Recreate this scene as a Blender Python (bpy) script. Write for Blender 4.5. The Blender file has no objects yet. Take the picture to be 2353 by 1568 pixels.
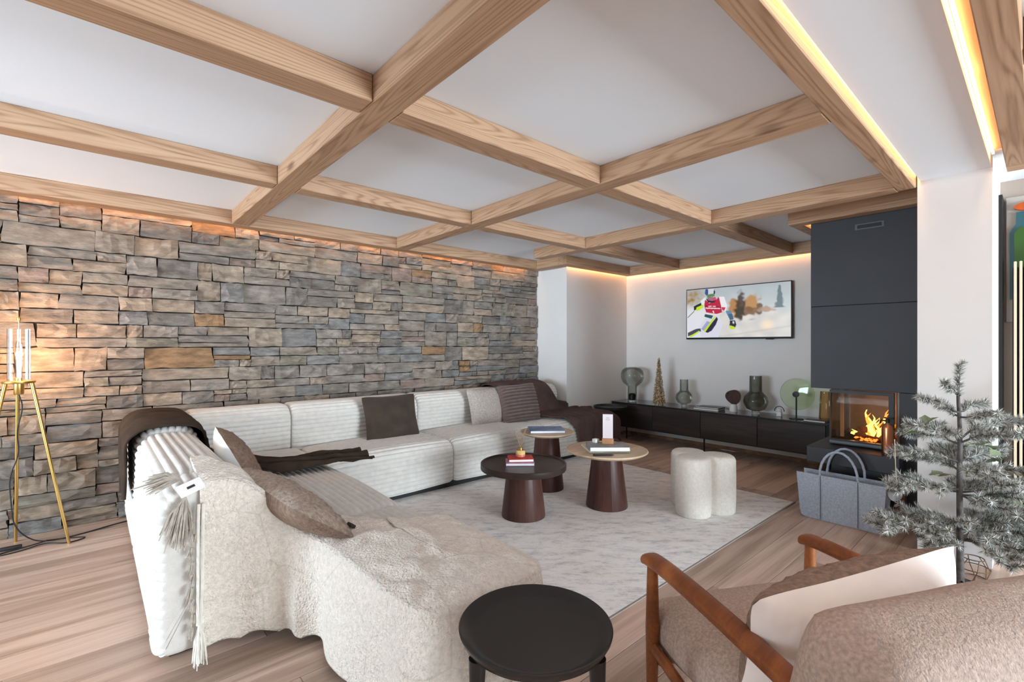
import bpy, bmesh, math, random
from mathutils import Vector, Matrix, noise as mnoise
random.seed(11)
PI = math.pi
scene = bpy.context.scene
COL = scene.collection

# ------------------------------------------------------------------ camera
cam_d = bpy.data.cameras.new('camera')
cam = bpy.data.objects.new('camera', cam_d); COL.objects.link(cam)
FPX = 1087.6; YAW = 0.845; CAMH = 1.3
cam.location = (0, 0, CAMH)
cam.rotation_euler = (PI / 2, 0, YAW - PI / 2)
cam_d.sensor_width = 36.0
cam_d.lens = FPX / 2353 * 36
cam_d.shift_y = 8.4 / 2353
cam_d.clip_start = 0.05
scene.camera = cam

# ------------------------------------------------------------------ colour management, world, daylight
scene.view_settings.view_transform = 'Standard'
scene.view_settings.look = 'None'
scene.view_settings.gamma = 1.0
scene.view_settings.use_curve_mapping = False
scene.view_settings.exposure = 0.66
w = bpy.data.worlds.new('sky'); scene.world = w; w.use_nodes = True
bg = w.node_tree.nodes['Background']
bg.inputs['Color'].default_value = (0.75, 0.86, 1.0, 1)
bg.inputs['Strength'].default_value = 1.0

def area(name, loc, rot, sx, sy, power, color):
    l = bpy.data.lights.new(name, 'AREA'); l.shape = 'RECTANGLE'; l.size = sx; l.size_y = sy
    l.energy = power; l.color = color
    o = bpy.data.objects.new(name, l); COL.objects.link(o); o.location = loc; o.rotation_euler = rot
    return o
# daylight entering through the glazed wall on the left and the windows behind the camera,
# both panels tilted up to put extra light on the ceiling
area('daylight_left', (-6.15, 2.35, 1.1), (0, -PI / 2 - .35, 0), 2.3, 4.2, 600, (0.75, 0.885, 1.0))
area('daylight_back', (3.0, -6.75, 1.0), (PI / 2 + .55, 0, 0), 3.2, 2.4, 840, (0.81, 0.915, 1.0))


scene.cycles.max_bounces = 9; scene.cycles.diffuse_bounces = 6; scene.cycles.glossy_bounces = 3; scene.cycles.transparent_max_bounces = 10

# ------------------------------------------------------------------ materials
MATS = {}
def nn(nt, t, **kw):
    n = nt.nodes.new(t)
    for k, v in kw.items(): setattr(n, k, v)
    return n
def new_mat(name):
    m = bpy.data.materials.new(name); m.use_nodes = True
    MATS[name] = m
    nt = m.node_tree
    return m, nt, nt.nodes['Principled BSDF']
def ramp(nt, stops):
    r = nn(nt, 'ShaderNodeValToRGB')
    el = r.color_ramp.elements
    while len(el) > 1: el.remove(el[-1])
    for i, (p, c) in enumerate(stops):
        e = el[0] if i == 0 else el.new(p)
        e.position = p; e.color = (c[0], c[1], c[2], 1)
    return r
def M(name, col, rough=.6, metal=0., var=0., vscale=8., bump=0., bscale=60., bdist=.004, spec=.5,
      coat=0., stretch=(1, 1, 1), world=False, sheen=0., detail=3.):
    """plain surface: base colour with a little noise in tone and fine relief"""
    m, nt, b = new_mat(name)
    b.inputs['Roughness'].default_value = rough
    b.inputs['Metallic'].default_value = metal
    b.inputs['Specular IOR Level'].default_value = spec
    b.inputs['Coat Weight'].default_value = coat
    b.inputs['Sheen Weight'].default_value = sheen
    if world:
        co = nn(nt, 'ShaderNodeNewGeometry').outputs['Position']
    else:
        co = nn(nt, 'ShaderNodeTexCoord').outputs['Object']
    mp = nn(nt, 'ShaderNodeMapping'); mp.inputs['Scale'].default_value = stretch
    nt.links.new(co, mp.inputs['Vector'])
    if var > 0:
        n = nn(nt, 'ShaderNodeTexNoise'); n.inputs['Scale'].default_value = vscale; n.inputs['Detail'].default_value = detail
        nt.links.new(mp.outputs[0], n.inputs['Vector'])
        r = ramp(nt, [(.3, [c * (1 - var) for c in col]), (.7, [min(1, c * (1 + var)) for c in col])])
        nt.links.new(n.outputs['Fac'], r.inputs['Fac'])
        nt.links.new(r.outputs['Color'], b.inputs['Base Color'])
    else:
        b.inputs['Base Color'].default_value = (*col, 1)
    if bump > 0:
        n = nn(nt, 'ShaderNodeTexNoise'); n.inputs['Scale'].default_value = bscale; n.inputs['Detail'].default_value = 3
        nt.links.new(mp.outputs[0], n.inputs['Vector'])
        bp = nn(nt, 'ShaderNodeBump'); bp.inputs['Strength'].default_value = bump; bp.inputs['Distance'].default_value = bdist
        nt.links.new(n.outputs['Fac'], bp.inputs['Height'])
        nt.links.new(bp.outputs[0], b.inputs['Normal'])
    return m
def wood(name, light, mid, dark, rings=70., rough=.55, knots=True, axis=0, knot_col=None, stretch=.9, tone=.25, ringmix=1.0, kscale=2.2, sharp=1.0):
    """sawn timber: growth rings along one axis of the piece, knots, tone from piece to piece"""
    m, nt, b = new_mat(name)
    b.inputs['Roughness'].default_value = rough
    b.inputs['Specular IOR Level'].default_value = .3
    tc = nn(nt, 'ShaderNodeTexCoord'); oi = nn(nt, 'ShaderNodeObjectInfo')
    off = nn(nt, 'ShaderNodeVectorMath', operation='SCALE')
    comb = nn(nt, 'ShaderNodeCombineXYZ')
    mul = nn(nt, 'ShaderNodeMath', operation='MULTIPLY'); mul.inputs[1].default_value = 37.0
    nt.links.new(oi.outputs['Random'], mul.inputs[0])
    for i in range(3): nt.links.new(mul.outputs[0], comb.inputs[i])
    add = nn(nt, 'ShaderNodeVectorMath', operation='ADD')
    nt.links.new(tc.outputs['Object'], add.inputs[0]); nt.links.new(comb.outputs[0], add.inputs[1])
    mp = nn(nt, 'ShaderNodeMapping')
    sc = [5.5, 5.5, 5.5]; sc[axis] = stretch
    mp.inputs['Scale'].default_value = sc
    nt.links.new(add.outputs[0], mp.inputs['Vector'])
    n1 = nn(nt, 'ShaderNodeTexNoise'); n1.inputs['Scale'].default_value = 1.0; n1.inputs['Detail'].default_value = 2.0
    n1.inputs['Distortion'].default_value = .35
    nt.links.new(mp.outputs[0], n1.inputs['Vector'])
    m1 = nn(nt, 'ShaderNodeMath', operation='MULTIPLY'); m1.inputs[1].default_value = rings
    nt.links.new(n1.outputs['Fac'], m1.inputs[0])
    s1 = nn(nt, 'ShaderNodeMath', operation='SINE'); nt.links.new(m1.outputs[0], s1.inputs[0])
    mr = nn(nt, 'ShaderNodeMapRange'); mr.inputs[1].default_value = -1; mr.inputs[2].default_value = 1
    nt.links.new(s1.outputs[0], mr.inputs[0])
    pw = nn(nt, 'ShaderNodeMath', operation='POWER'); pw.inputs[1].default_value = sharp
    nt.links.new(mr.outputs[0], pw.inputs[0])
    # fine fibre
    mp2 = nn(nt, 'ShaderNodeMapping'); sc2 = [90, 90, 90]; sc2[axis] = 3.0; mp2.inputs['Scale'].default_value = sc2
    nt.links.new(add.outputs[0], mp2.inputs['Vector'])
    n2 = nn(nt, 'ShaderNodeTexNoise'); n2.inputs['Scale'].default_value = 1.0; n2.inputs['Detail'].default_value = 3
    nt.links.new(mp2.outputs[0], n2.inputs['Vector'])
    mixf = nn(nt, 'ShaderNodeMath', operation='MULTIPLY_ADD'); mixf.inputs[1].default_value = .45 * ringmix
    nt.links.new(pw.outputs[0], mixf.inputs[0])
    m3 = nn(nt, 'ShaderNodeMath', operation='MULTIPLY'); m3.inputs[1].default_value = .6
    nt.links.new(n2.outputs['Fac'], m3.inputs[0]); nt.links.new(m3.outputs[0], mixf.inputs[2])
    r = ramp(nt, [(.2, light), (.5, mid), (.85, dark)])
    nt.links.new(mixf.outputs[0], r.inputs['Fac'])
    out = r.outputs['Color']
    if knots:
        mp3 = nn(nt, 'ShaderNodeMapping'); sc3 = [4.6, 4.6, 4.6]; sc3[axis] = kscale; mp3.inputs['Scale'].default_value = sc3
        nt.links.new(add.outputs[0], mp3.inputs['Vector'])
        v = nn(nt, 'ShaderNodeTexVoronoi'); v.inputs['Scale'].default_value = 1.0
        nt.links.new(mp3.outputs[0], v.inputs['Vector'])
        kr = nn(nt, 'ShaderNodeMapRange'); kr.inputs[1].default_value = .05; kr.inputs[2].default_value = .13
        kr.inputs[3].default_value = .75; kr.inputs[4].default_value = 0
        nt.links.new(v.outputs['Distance'], kr.inputs[0])
        mk = nn(nt, 'ShaderNodeMix', data_type='RGBA')
        nt.links.new(kr.outputs[0], mk.inputs['Factor']); nt.links.new(out, mk.inputs['A'])
        mk.inputs['B'].default_value = (*(knot_col or [c * .55 for c in dark]), 1)
        out = mk.outputs['Result']
    hsv = nn(nt, 'ShaderNodeHueSaturation')
    tr = nn(nt, 'ShaderNodeMapRange'); tr.inputs[3].default_value = 1 - tone; tr.inputs[4].default_value = 1 + tone
    nt.links.new(oi.outputs['Random'], tr.inputs[0]); nt.links.new(tr.outputs[0], hsv.inputs['Value'])
    nt.links.new(out, hsv.inputs['Color'])
    nt.links.new(hsv.outputs[0], b.inputs['Base Color'])
    bp = nn(nt, 'ShaderNodeBump'); bp.inputs['Strength'].default_value = .25; bp.inputs['Distance'].default_value = .002
    nt.links.new(mixf.outputs[0], bp.inputs['Height']); nt.links.new(bp.outputs[0], b.inputs['Normal'])
    return m
def glass(name, tint, refl=.7, rough=.02, base=.06):
    """thin-walled glass: tinted see-through with a Fresnel reflection"""
    m, nt, b = new_mat(name)
    nt.nodes.remove(b)
    o = nt.nodes['Material Output']
    t = nn(nt, 'ShaderNodeBsdfTransparent'); t.inputs[0].default_value = (*tint, 1)
    g = nn(nt, 'ShaderNodeBsdfGlossy'); g.inputs['Roughness'].default_value = rough
    fr = nn(nt, 'ShaderNodeFresnel'); fr.inputs[0].default_value = 1.45
    mx = nn(nt, 'ShaderNodeMixShader'); k_ = nn(nt, 'ShaderNodeMath', operation='MULTIPLY'); k_.inputs[1].default_value = refl
    nt.links.new(fr.outputs[0], k_.inputs[0]); nt.links.new(k_.outputs[0], mx.inputs[0])
    nt.links.new(t.outputs[0], mx.inputs[1]); nt.links.new(g.outputs[0], mx.inputs[2])
    nt.links.new(mx.outputs[0], o.inputs['Surface'])
    return m
def emit(name, col, s):
    m, nt, b = new_mat(name)
    b.inputs['Base Color'].default_value = (*col, 1)
    b.inputs['Emission Color'].default_value = (*col, 1); b.inputs['Emission Strength'].default_value = s
    return m

M('white_paint', (.79, .785, .775), .75, var=.02, vscale=3, bump=.06, bscale=120, bdist=.001)
M('ceiling_paint', (.85, .905, .97), .85)
M('mortar', (.028, .025, .023), .95)
wood('larch', (.52, .335, .215), (.435, .265, .160), (.24, .125, .066), rings=210, tone=.08, kscale=1.5, stretch=.26, sharp=2.0, ringmix=.75)
wood('oak_floor', (.63, .465, .375), (.50, .355, .28), (.31, .205, .15), rings=22, rough=.42, tone=.2, stretch=.55, ringmix=.8, kscale=1.3)
wood('oak_trim', (.43, .28, .17), (.33, .20, .12), (.22, .13, .08), rings=16, tone=.05, knots=False)
wood('pale_oak', (.66, .51, .36), (.57, .42, .28), (.46, .33, .21), rings=14, rough=.5, tone=.04, knots=False)
wood('wenge', (.085, .034, .026), (.058, .023, .018), (.032, .013, .011), rings=10, rough=.38, tone=.05, knots=False, axis=2)
wood('wenge_top', (.045, .026, .021), (.032, .019, .016), (.018, .012, .010), rings=10, rough=.36, tone=.05, knots=False)
wood('teak', (.34, .115, .035), (.24, .075, .022), (.14, .040, .012), rings=14, rough=.33, tone=.03, knots=False)
wood('cabinet_wood', (.050, .036, .032), (.034, .025, .023), (.020, .015, .014), rings=18, rough=.45, tone=.05, knots=False, axis=1)

M('sofa_fabric', (.70, .675, .635), .95, var=.07, vscale=22, bump=.45, bscale=190, bdist=.004, sheen=.2)
M('wool', (.90, .825, .73), 1.0, var=.10, vscale=55, bump=1.0, bscale=105, bdist=.016, sheen=.2)
nt = MATS['wool'].node_tree; b = nt.nodes['Principled BSDF']
v = nn(nt, 'ShaderNodeTexVoronoi'); v.feature = 'DISTANCE_TO_EDGE'; v.inputs['Scale'].default_value = 3.1; v.inputs['Randomness'].default_value = .7
nt.links.new(nn(nt, 'ShaderNodeTexCoord').outputs['Object'], v.inputs['Vector'])
r = ramp(nt, [(0, (.88, .865, .85)), (.016, (1, 1, 1))]); nt.links.new(v.outputs['Distance'], r.inputs['Fac'])
mx = nn(nt, 'ShaderNodeMix', data_type='RGBA'); mx.blend_type = 'MULTIPLY'; mx.inputs['Factor'].default_value = 1
src = b.inputs['Base Color'].links[0].from_socket
nt.links.new(src, mx.inputs['A']); nt.links.new(r.outputs['Color'], mx.inputs['B']); nt.links.new(mx.outputs['Result'], b.inputs['Base Color'])
M('wool_strand', (.80, .77, .70), 1.0, var=.1, vscale=30)
M('tassel_grey', (.46, .41, .35), 1.0, var=.25, vscale=40, bump=.6, bscale=120)
M('throw_brown', (.046, .030, .021), .95, var=.25, vscale=9, bump=.3, bscale=140, bdist=.003, spec=.2)
M('throw_mauve', (.095, .060, .056), .95, var=.18, vscale=7, bump=.3, bscale=150, bdist=.003, spec=.2)
M('cushion_brown', (.045, .028, .018), .9, var=.25, vscale=10, bump=.3, bscale=150, bdist=.002, sheen=.1)
M('cushion_mauve', (.15, .10, .09), .9, var=.15, vscale=20, bump=.2, bscale=150, sheen=.1)
M('cushion_taupe', (.44, .39, .35), .95, var=.22, vscale=70, bump=.7, bscale=80, bdist=.006)
M('fleece_taupe', (.42, .34, .28), 1.0, var=.3, vscale=60, bump=.9, bscale=110, bdist=.01)
M('fleece_brown', (.25, .17, .125), 1.0, var=.3, vscale=60, bump=.9, bscale=110, bdist=.01)
M('linen_white', (.87, .86, .84), .9, var=.03, vscale=6, bump=.3, bscale=14, bdist=.01)
M('linen_blush', (.90, .83, .78), .9, var=.05, vscale=6, bump=.6, bscale=9, bdist=.02)
M('boucle_white', (.78, .74, .67), 1.0, var=.06, vscale=50, bump=.8, bscale=140, bdist=.006)
M('boucle_beige', (.42, .325, .275), 1.0, var=.22, vscale=130, bump=.7, bscale=220, bdist=.004, detail=4)
M('felt', (.40, .46, .55), 1.0, var=.16, vscale=90, bump=.5, bscale=160, bdist=.003)
M('felt_dark', (.10, .12, .16), 1.0)
M('slate', (.030, .033, .042), .55, var=.12, vscale=2.5, bump=.05, bscale=40)
M('black_metal', (.012, .012, .013), .45, metal=.3)
M('black_lacquer', (.014, .013, .013), .34)
M('graphite', (.09, .095, .105), .4, metal=.5)
M('brass', (.62, .40, .13), .32, metal=1.)
M('copper', (.62, .26, .13), .28, metal=1.)
M('steel', (.55, .55, .56), .3, metal=1.)
M('white_ceramic', (.82, .82, .80), .4)
M('paper', (.85, .84, .82), .8)
M('firebrick', (.42, .36, .31), .95, var=.15, vscale=14, bump=.3, bscale=30)
M('log', (.10, .06, .04), .95, var=.4, vscale=12, bump=.6, bscale=30)
M('ember_black', (.01, .009, .008), .8)
M('wall_shade', (.46, .38, .32), .8)  # alcove wall, its shade put into the grey-brown colour
M('tree_bark', (.10, .09, .085), .95, var=.4, vscale=30, bump=.6, bscale=60)
M('needle_frost', (.62, .62, .60), .9, var=.28, vscale=40)
M('needle_green', (.15, .165, .13), .9, var=.3, vscale=40)
M('holly_leaf', (.25, .30, .18), .7, var=.25, vscale=20)
M('wood_slice', (.22, .11, .06), .8, var=.3, vscale=60)
M('twine', (.42, .34, .24), .9)
M('candle_lilac', (.42, .42, .50), .7)
M('wire', (.22, .12, .06), .5, metal=.6)
M('cream_slat', (.72, .60, .44), .5)
M('slat_gap', (.02, .015, .012), .8)
M('bottle_green', (.022, .115, .012), .3, var=.25, vscale=6)
M('bottle_teal', (.008, .13, .17), .3)
M('bottle_cap', (.62, .10, .006), .3, var=.2, vscale=12)
M('canvas', (.55, .50, .45), .8)
M('gold_glitter', (.50, .39, .24), .4, metal=.5, var=.55, vscale=60, bump=.8, bscale=90, bdist=.01)
M('agate', (.045, .018, .016), .2, var=.5, vscale=30)
M('book_red', (.50, .035, .025), .5, var=.3, vscale=20)
M('book_lilac', (.42, .26, .40), .5, var=.2, vscale=20)
M('book_blue', (.13, .20, .36), .5, var=.45, vscale=9)
M('book_grey', (.24, .24, .24), .5, var=.3, vscale=14)
M('book_cream', (.66, .62, .54), .5, var=.2, vscale=22)
M('diffuser_label', (.66, .45, .15), .5, var=.3, vscale=30)
M('diffuser_red', (.60, .16, .12), .4)
M('reed', (.34, .22, .12), .8)
M('card', (.72, .64, .66), .6)
M('grey_print', (.25, .22, .25), .6)
M('wood_block', (.46, .22, .10), .55, var=.15, vscale=20)
M('leather_tag', (.03, .028, .026), .6)
M('plum_cover', (.10, .08, .09), .5)
M('rug_binding', (.30, .26, .23), 1.0)  # coloured darker than the pile to dull the brightly lit rug edge
M('cord_black', (.012, .011, .011), .6)
M('dark_green', (.012, .018, .015), .4)
M('rubber', (.015, .015, .015), .7)
M('basket', (.20, .09, .05), .8, var=.2, vscale=40)
glass('clear_glass', (.99, .99, .99))
glass('smoke_glass', (.68, .69, .655))
glass('dark_glass', (.48, .485, .44))
glass('green_glass', (.86, .92, .80))
glass('amber_glass', (.80, .62, .42))
glass('window_glass', (.97, .98, .98))
glass('fire_glass', (.80, .78, .75))
M('top_glass', (.05, .058, .06), .07, spec=1.0)
emit('led_warm', (1.0, .50, .18), 14.)
emit('led_cove', (1.0, .60, .27), 15.)
emit('filament', (1.0, .52, .14), 70.)
emit('flame_yellow', (1.0, .55, .12), 3.2)
emit('flame_orange', (1.0, .22, .03), 2.6)
emit('ember', (1.0, .16, .02), 3.0)

# stone: ten natural tones, all with the same cleft relief
STONES = []
for i, c in enumerate([(q[0] * 1.10, q[1] * 1.04, q[2] * .97) for q in [(.29, .255, .225), (.25, .23, .215), (.33, .28, .235), (.205, .19, .18), (.235, .235, .24),
                       (.29, .265, .245), (.36, .295, .24), (.31, .20, .12), (.285, .225, .20), (.25, .235, .20)]]):
    m, nt, b = new_mat('stone_%d' % i)
    b.inputs['Roughness'].default_value = .85; b.inputs['Specular IOR Level'].default_value = .25
    geo = nn(nt, 'ShaderNodeNewGeometry'); mp = nn(nt, 'ShaderNodeMapping'); mp.inputs['Scale'].default_value = (1, 1, 3.2)
    nt.links.new(geo.outputs['Position'], mp.inputs['Vector'])
    n1 = nn(nt, 'ShaderNodeTexNoise'); n1.inputs['Scale'].default_value = 7; n1.inputs['Detail'].default_value = 5; n1.inputs['Roughness'].default_value = .65
    nt.links.new(mp.outputs[0], n1.inputs['Vector'])
    r = ramp(nt, [(.28, [x * .55 for x in c]), (.5, c), (.72, [min(1, x * 1.5) for x in c])])
    nt.links.new(n1.outputs['Fac'], r.inputs['Fac']); nt.links.new(r.outputs['Color'], b.inputs['Base Color'])
    n2 = nn(nt, 'ShaderNodeTexNoise'); n2.inputs['Scale'].default_value = 26; n2.inputs['Detail'].default_value = 6; n2.inputs['Roughness'].default_value = .7
    nt.links.new(mp.outputs[0], n2.inputs['Vector'])
    bp = nn(nt, 'ShaderNodeBump'); bp.inputs['Strength'].default_value = 1.0; bp.inputs['Distance'].default_value = .018
    nt.links.new(n2.outputs['Fac'], bp.inputs['Height']); nt.links.new(bp.outputs[0], b.inputs['Normal'])
    STONES.append(m)

# rug: worn abstract pattern
m, nt, b = new_mat('rug_pile')
b.inputs['Roughness'].default_value = 1.0; b.inputs['Specular IOR Level'].default_value = .1
tc = nn(nt, 'ShaderNodeTexCoord'); mpr = nn(nt, 'ShaderNodeMapping'); mpr.inputs['Rotation'].default_value = (0, 0, .72)
nt.links.new(tc.outputs['Object'], mpr.inputs['Vector'])
mp = nn(nt, 'ShaderNodeMapping'); mp.inputs['Scale'].default_value = (1.7, 4.6, 1)
nt.links.new(mpr.outputs[0], mp.inputs['Vector'])
n1 = nn(nt, 'ShaderNodeTexNoise'); n1.inputs['Scale'].default_value = 3.4; n1.inputs['Detail'].default_value = 9; n1.inputs['Roughness'].default_value = .82
nt.links.new(mp.outputs[0], n1.inputs['Vector'])
r1 = ramp(nt, [(.30, (.36, .38, .42)), (.41, (.62, .62, .63)), (.50, (.84, .83, .82)), (.66, (.92, .905, .885))])
nt.links.new(n1.outputs['Fac'], r1.inputs['Fac'])
n2 = nn(nt, 'ShaderNodeTexNoise'); n2.inputs['Scale'].default_value = 1.1; n2.inputs['Detail'].default_value = 5
nt.links.new(tc.outputs['Object'], n2.inputs['Vector'])
r2 = ramp(nt, [(.47, (0, 0, 0)), (.72, (.75, .75, .75))])
nt.links.new(n2.outputs['Fac'], r2.inputs['Fac'])
mx = nn(nt, 'ShaderNodeMix', data_type='RGBA'); mx.blend_type = 'MIX'
nt.links.new(r2.outputs['Color'], mx.inputs['Factor']); nt.links.new(r1.outputs['Color'], mx.inputs['A'])
mul = nn(nt, 'ShaderNodeMix', data_type='RGBA'); mul.blend_type = 'MULTIPLY'; mul.inputs['Factor'].default_value = 1
nt.links.new(r1.outputs['Color'], mul.inputs['A']); mul.inputs['B'].default_value = (.92, .83, .76, 1)
nt.links.new(mul.outputs['Result'], mx.inputs['B']); nt.links.new(mx.outputs['Result'], b.inputs['Base Color'])
n3 = nn(nt, 'ShaderNodeTexNoise'); n3.inputs['Scale'].default_value = 160
nt.links.new(tc.outputs['Object'], n3.inputs['Vector'])
bp = nn(nt, 'ShaderNodeBump'); bp.inputs['Strength'].default_value = .4; bp.inputs['Distance'].default_value = .003
nt.links.new(n3.outputs['Fac'], bp.inputs['Height']); nt.links.new(bp.outputs[0], b.inputs['Normal'])

# television picture: colours come from the mesh
m, nt, b = new_mat('screen_picture')
at = nn(nt, 'ShaderNodeAttribute'); at.attribute_name = 'Col'
b.inputs['Base Color'].default_value = (.01, .01, .01, 1); b.inputs['Roughness'].default_value = .25
nt.links.new(at.outputs['Color'], b.inputs['Emission Color']); b.inputs['Emission Strength'].default_value = .62

# ------------------------------------------------------------------ mesh helpers
class MB:
    def __init__(s): s.v = []; s.f = []; s.mi = []; s.m = 0
    def add(s, vs, fs):
        o = len(s.v); s.v += [tuple(v) for v in vs]
        for f in fs: s.f.append(tuple(i + o for i in f)); s.mi.append(s.m)
        return s
    def box(s, x0, x1, y0, y1, z0, z1):
        vs = [(x, y, z) for z in (z0, z1) for y in (y0, y1) for x in (x0, x1)]
        return s.add(vs, [(0, 2, 3, 1), (4, 5, 7, 6), (0, 1, 5, 4), (2, 6, 7, 3), (0, 4, 6, 2), (1, 3, 7, 5)])
    def rbox(s, x0, x1, y0, y1, z0, z1, r=.01, seg=2):
        bm = bmesh.new(); bmesh.ops.create_cube(bm, size=1)
        for v in bm.verts:
            v.co = Vector(((x0 + x1) / 2 + v.co.x * (x1 - x0), (y0 + y1) / 2 + v.co.y * (y1 - y0), (z0 + z1) / 2 + v.co.z * (z1 - z0)))
        bmesh.ops.bevel(bm, geom=bm.edges[:], offset=r, segments=seg, profile=.5, affect='EDGES', clamp_overlap=True)
        bm.verts.index_update()
        s.add([v.co[:] for v in bm.verts], [[v.index for v in f.verts] for f in bm.faces]); bm.free()
        return s
    def lathe(s, prof, n=32, c=(0, 0, 0), close=True):
        vs = []; fs = []; k = len(prof)
        for i in range(n):
            a = 2 * PI * i / n
            for r, z in prof: vs.append((c[0] + r * math.cos(a), c[1] + r * math.sin(a), c[2] + z))
        for i in range(n):
            j = (i + 1) % n
            for p in range(k - 1): fs.append((i * k + p, j * k + p, j * k + p + 1, i * k + p + 1))
        if close:
            if prof[0][0] > 1e-5: fs.append(tuple(i * k for i in range(n))[::-1])
            if prof[-1][0] > 1e-5: fs.append(tuple(i * k + k - 1 for i in range(n)))
        return s.add(vs, fs)
    def tube(s, path, rad, n=8, cap=True, flat=1.0):
        path = [Vector(p) for p in path]; k = len(path)
        rr = rad if isinstance(rad, (list, tuple)) else [rad] * k
        vs = []; fs = []
        prev = None
        for i, p in enumerate(path):
            t = (path[min(i + 1, k - 1)] - path[max(i - 1, 0)]).normalized()
            if prev is None:
                up = Vector((0, 0, 1)) if abs(t.z) < .9 else Vector((1, 0, 0))
                a = t.cross(up).normalized()
            else:
                a = (prev - t * prev.dot(t)).normalized()
            prev = a; b2 = t.cross(a)
            for j in range(n):
                th = 2 * PI * j / n
                vs.append(p + (a * math.cos(th) + b2 * math.sin(th) * flat) * rr[i])
        for i in range(k - 1):
            for j in range(n):
                j2 = (j + 1) % n
                fs.append((i * n + j, i * n + j2, (i + 1) * n + j2, (i + 1) * n + j))
        if cap: fs.append(tuple(range(n))[::-1]); fs.append(tuple((k - 1) * n + j for j in range(n)))
        return s.add(vs, fs)
    def prism(s, poly, z0, z1):
        n = len(poly)
        vs = [(x, y, z0) for x, y in poly] + [(x, y, z1) for x, y in poly]
        fs = [tuple(range(n))[::-1], tuple(range(n, 2 * n))] + [(i, (i + 1) % n, n + (i + 1) % n, n + i) for i in range(n)]
        return s.add(vs, fs)
    def grid(s, fn, nu, nv):
        vs = [fn(i / nu, j / nv) for i in range(nu + 1) for j in range(nv + 1)]
        fs = [(i * (nv + 1) + j, (i + 1) * (nv + 1) + j, (i + 1) * (nv + 1) + j + 1, i * (nv + 1) + j + 1) for i in range(nu) for j in range(nv)]
        return s.add(vs, fs)
    def xform(s, mat):
        s.v = [tuple(mat @ Vector(v)) for v in s.v]; return s
    def build(s, name, mat, parent=None, smooth=True, angle=40, local=False, fixn=True):
        off = Vector((0, 0, 0))
        if parent is not None and not local: off = parent.location
        me = bpy.data.meshes.new(name)
        me.from_pydata([(v[0] - off.x, v[1] - off.y, v[2] - off.z) for v in s.v], [], s.f)
        ms = mat if isinstance(mat, (list, tuple)) else [mat]
        for q in ms: me.materials.append(MATS[q] if isinstance(q, str) else q)
        if len(ms) > 1: me.polygons.foreach_set('material_index', s.mi)
        if fixn:
            bm = bmesh.new(); bm.from_mesh(me); bmesh.ops.recalc_face_normals(bm, faces=bm.faces); bm.to_mesh(me); bm.free()
        if smooth:
            me.polygons.foreach_set('use_smooth', [True] * len(me.polygons))
            try: me.set_sharp_from_angle(angle=math.radians(angle))
            except Exception: pass
        me.update()
        o = bpy.data.objects.new(name, me); COL.objects.link(o)
        if parent is not None: o.parent = parent
        return o
def tag(o, label=None, cat=None, group=None, kind=None):
    if label: o['label'] = label
    if cat: o['category'] = cat
    if group: o['group'] = group
    if kind: o['kind'] = kind
    return o
def thing(name, label, cat, loc=(0, 0, 0), rz=0, group=None):
    o = bpy.data.objects.new(name, None); COL.objects.link(o); o.location = loc; o.rotation_euler = (0, 0, rz)
    o.empty_display_size = .1
    return tag(o, label, cat, group)
def recentre(o, c):
    """move the origin of a mesh to c, the mesh stays where it is"""
    c = Vector(c)
    for v in o.data.vertices: v.co -= c
    o.location = o.location + c
    return o
def struct(o): o['kind'] = 'structure'; return o
def smoothstep(a, b, x):
    t = max(0, min(1, (x - a) / (b - a))); return t * t * (3 - 2 * t)
def nz(x, y, z=0): return mnoise.noise(Vector((x, y, z)))

# ================================================================== THE ROOM
YS = 4.62      # face of the stone wall
XT = 5.87      # television wall
BZ, CZ = 2.29, 2.403
XL, YB = -5.62, -6.1   # glazed wall on the left, window wall behind the camera

# ---- floor with its planks
fl = struct(MB().box(XL, XT + .1, YB, YS + .06, -.10, -.018).build('floor', 'oak_trim', smooth=False))
rw = .186; row = 0; y = -1.6; PXL = -1.9
while y < YS + .04:
    x = PXL + .002 - random.uniform(0, 1.6)
    while x < XT - .002:
        L = random.uniform(1.5, 2.4); x1 = min(x + L, XT); x0 = max(x, PXL)
        if x1 - x0 > .06:
            y1 = min(y + rw, YS + .045)
            mb = MB().rbox(-(x1 - x0) / 2 + .0008, (x1 - x0) / 2 - .0008, -(y1 - y) / 2 + .0008, (y1 - y) / 2 - .0008, -.018, 0, r=.0016, seg=1)
            o = mb.build('plank', 'oak_floor', smooth=False, fixn=False); o.location = ((x0 + x1) / 2, (y + y1) / 2, 0); o.parent = fl
        x += L
    y += rw; row += 1

# ---- walls
struct(MB().box(XT, XT + .12, .2, 4.2, 0, CZ + .1).build('wall_television', 'white_paint', smooth=False))
struct(MB().box(4.56, XT + .12, 4.08, YS + .2, 0, CZ + .1).build('wall_pilaster', 'white_paint', smooth=False))
struct(MB().box(3.894, XT + .12, .204, .536, 0, CZ + .1).build('wall_pillar', 'white_paint', smooth=False))
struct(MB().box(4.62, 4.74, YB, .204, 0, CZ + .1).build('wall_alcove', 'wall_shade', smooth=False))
struct(MB().box(4.44, 4.619, .186, .2035, 0, 2.28).build('trim_1', 'black_metal', smooth=False))
struct(MB().box(-2.199, 3.79, .1475, .206, 2.396, CZ - .0005).build('trim_2', 'oak_trim', smooth=False))
struct(MB().box(-2.32, -2.2, YB, 1.9, 0, CZ).build('wall_light_blocker', 'white_paint', smooth=False))  # unseen wall added to block left daylight from the white pillar
# baseboards
for nm, bx in (('baseboard_television', (XT - .014, XT, .537, 4.079)), ('baseboard_pilaster', (4.56, XT - .015, 4.066, 4.08))):
    struct(MB().rbox(*bx, 0, .045, r=.003, seg=1).build(nm, 'oak_trim', smooth=False))
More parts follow.
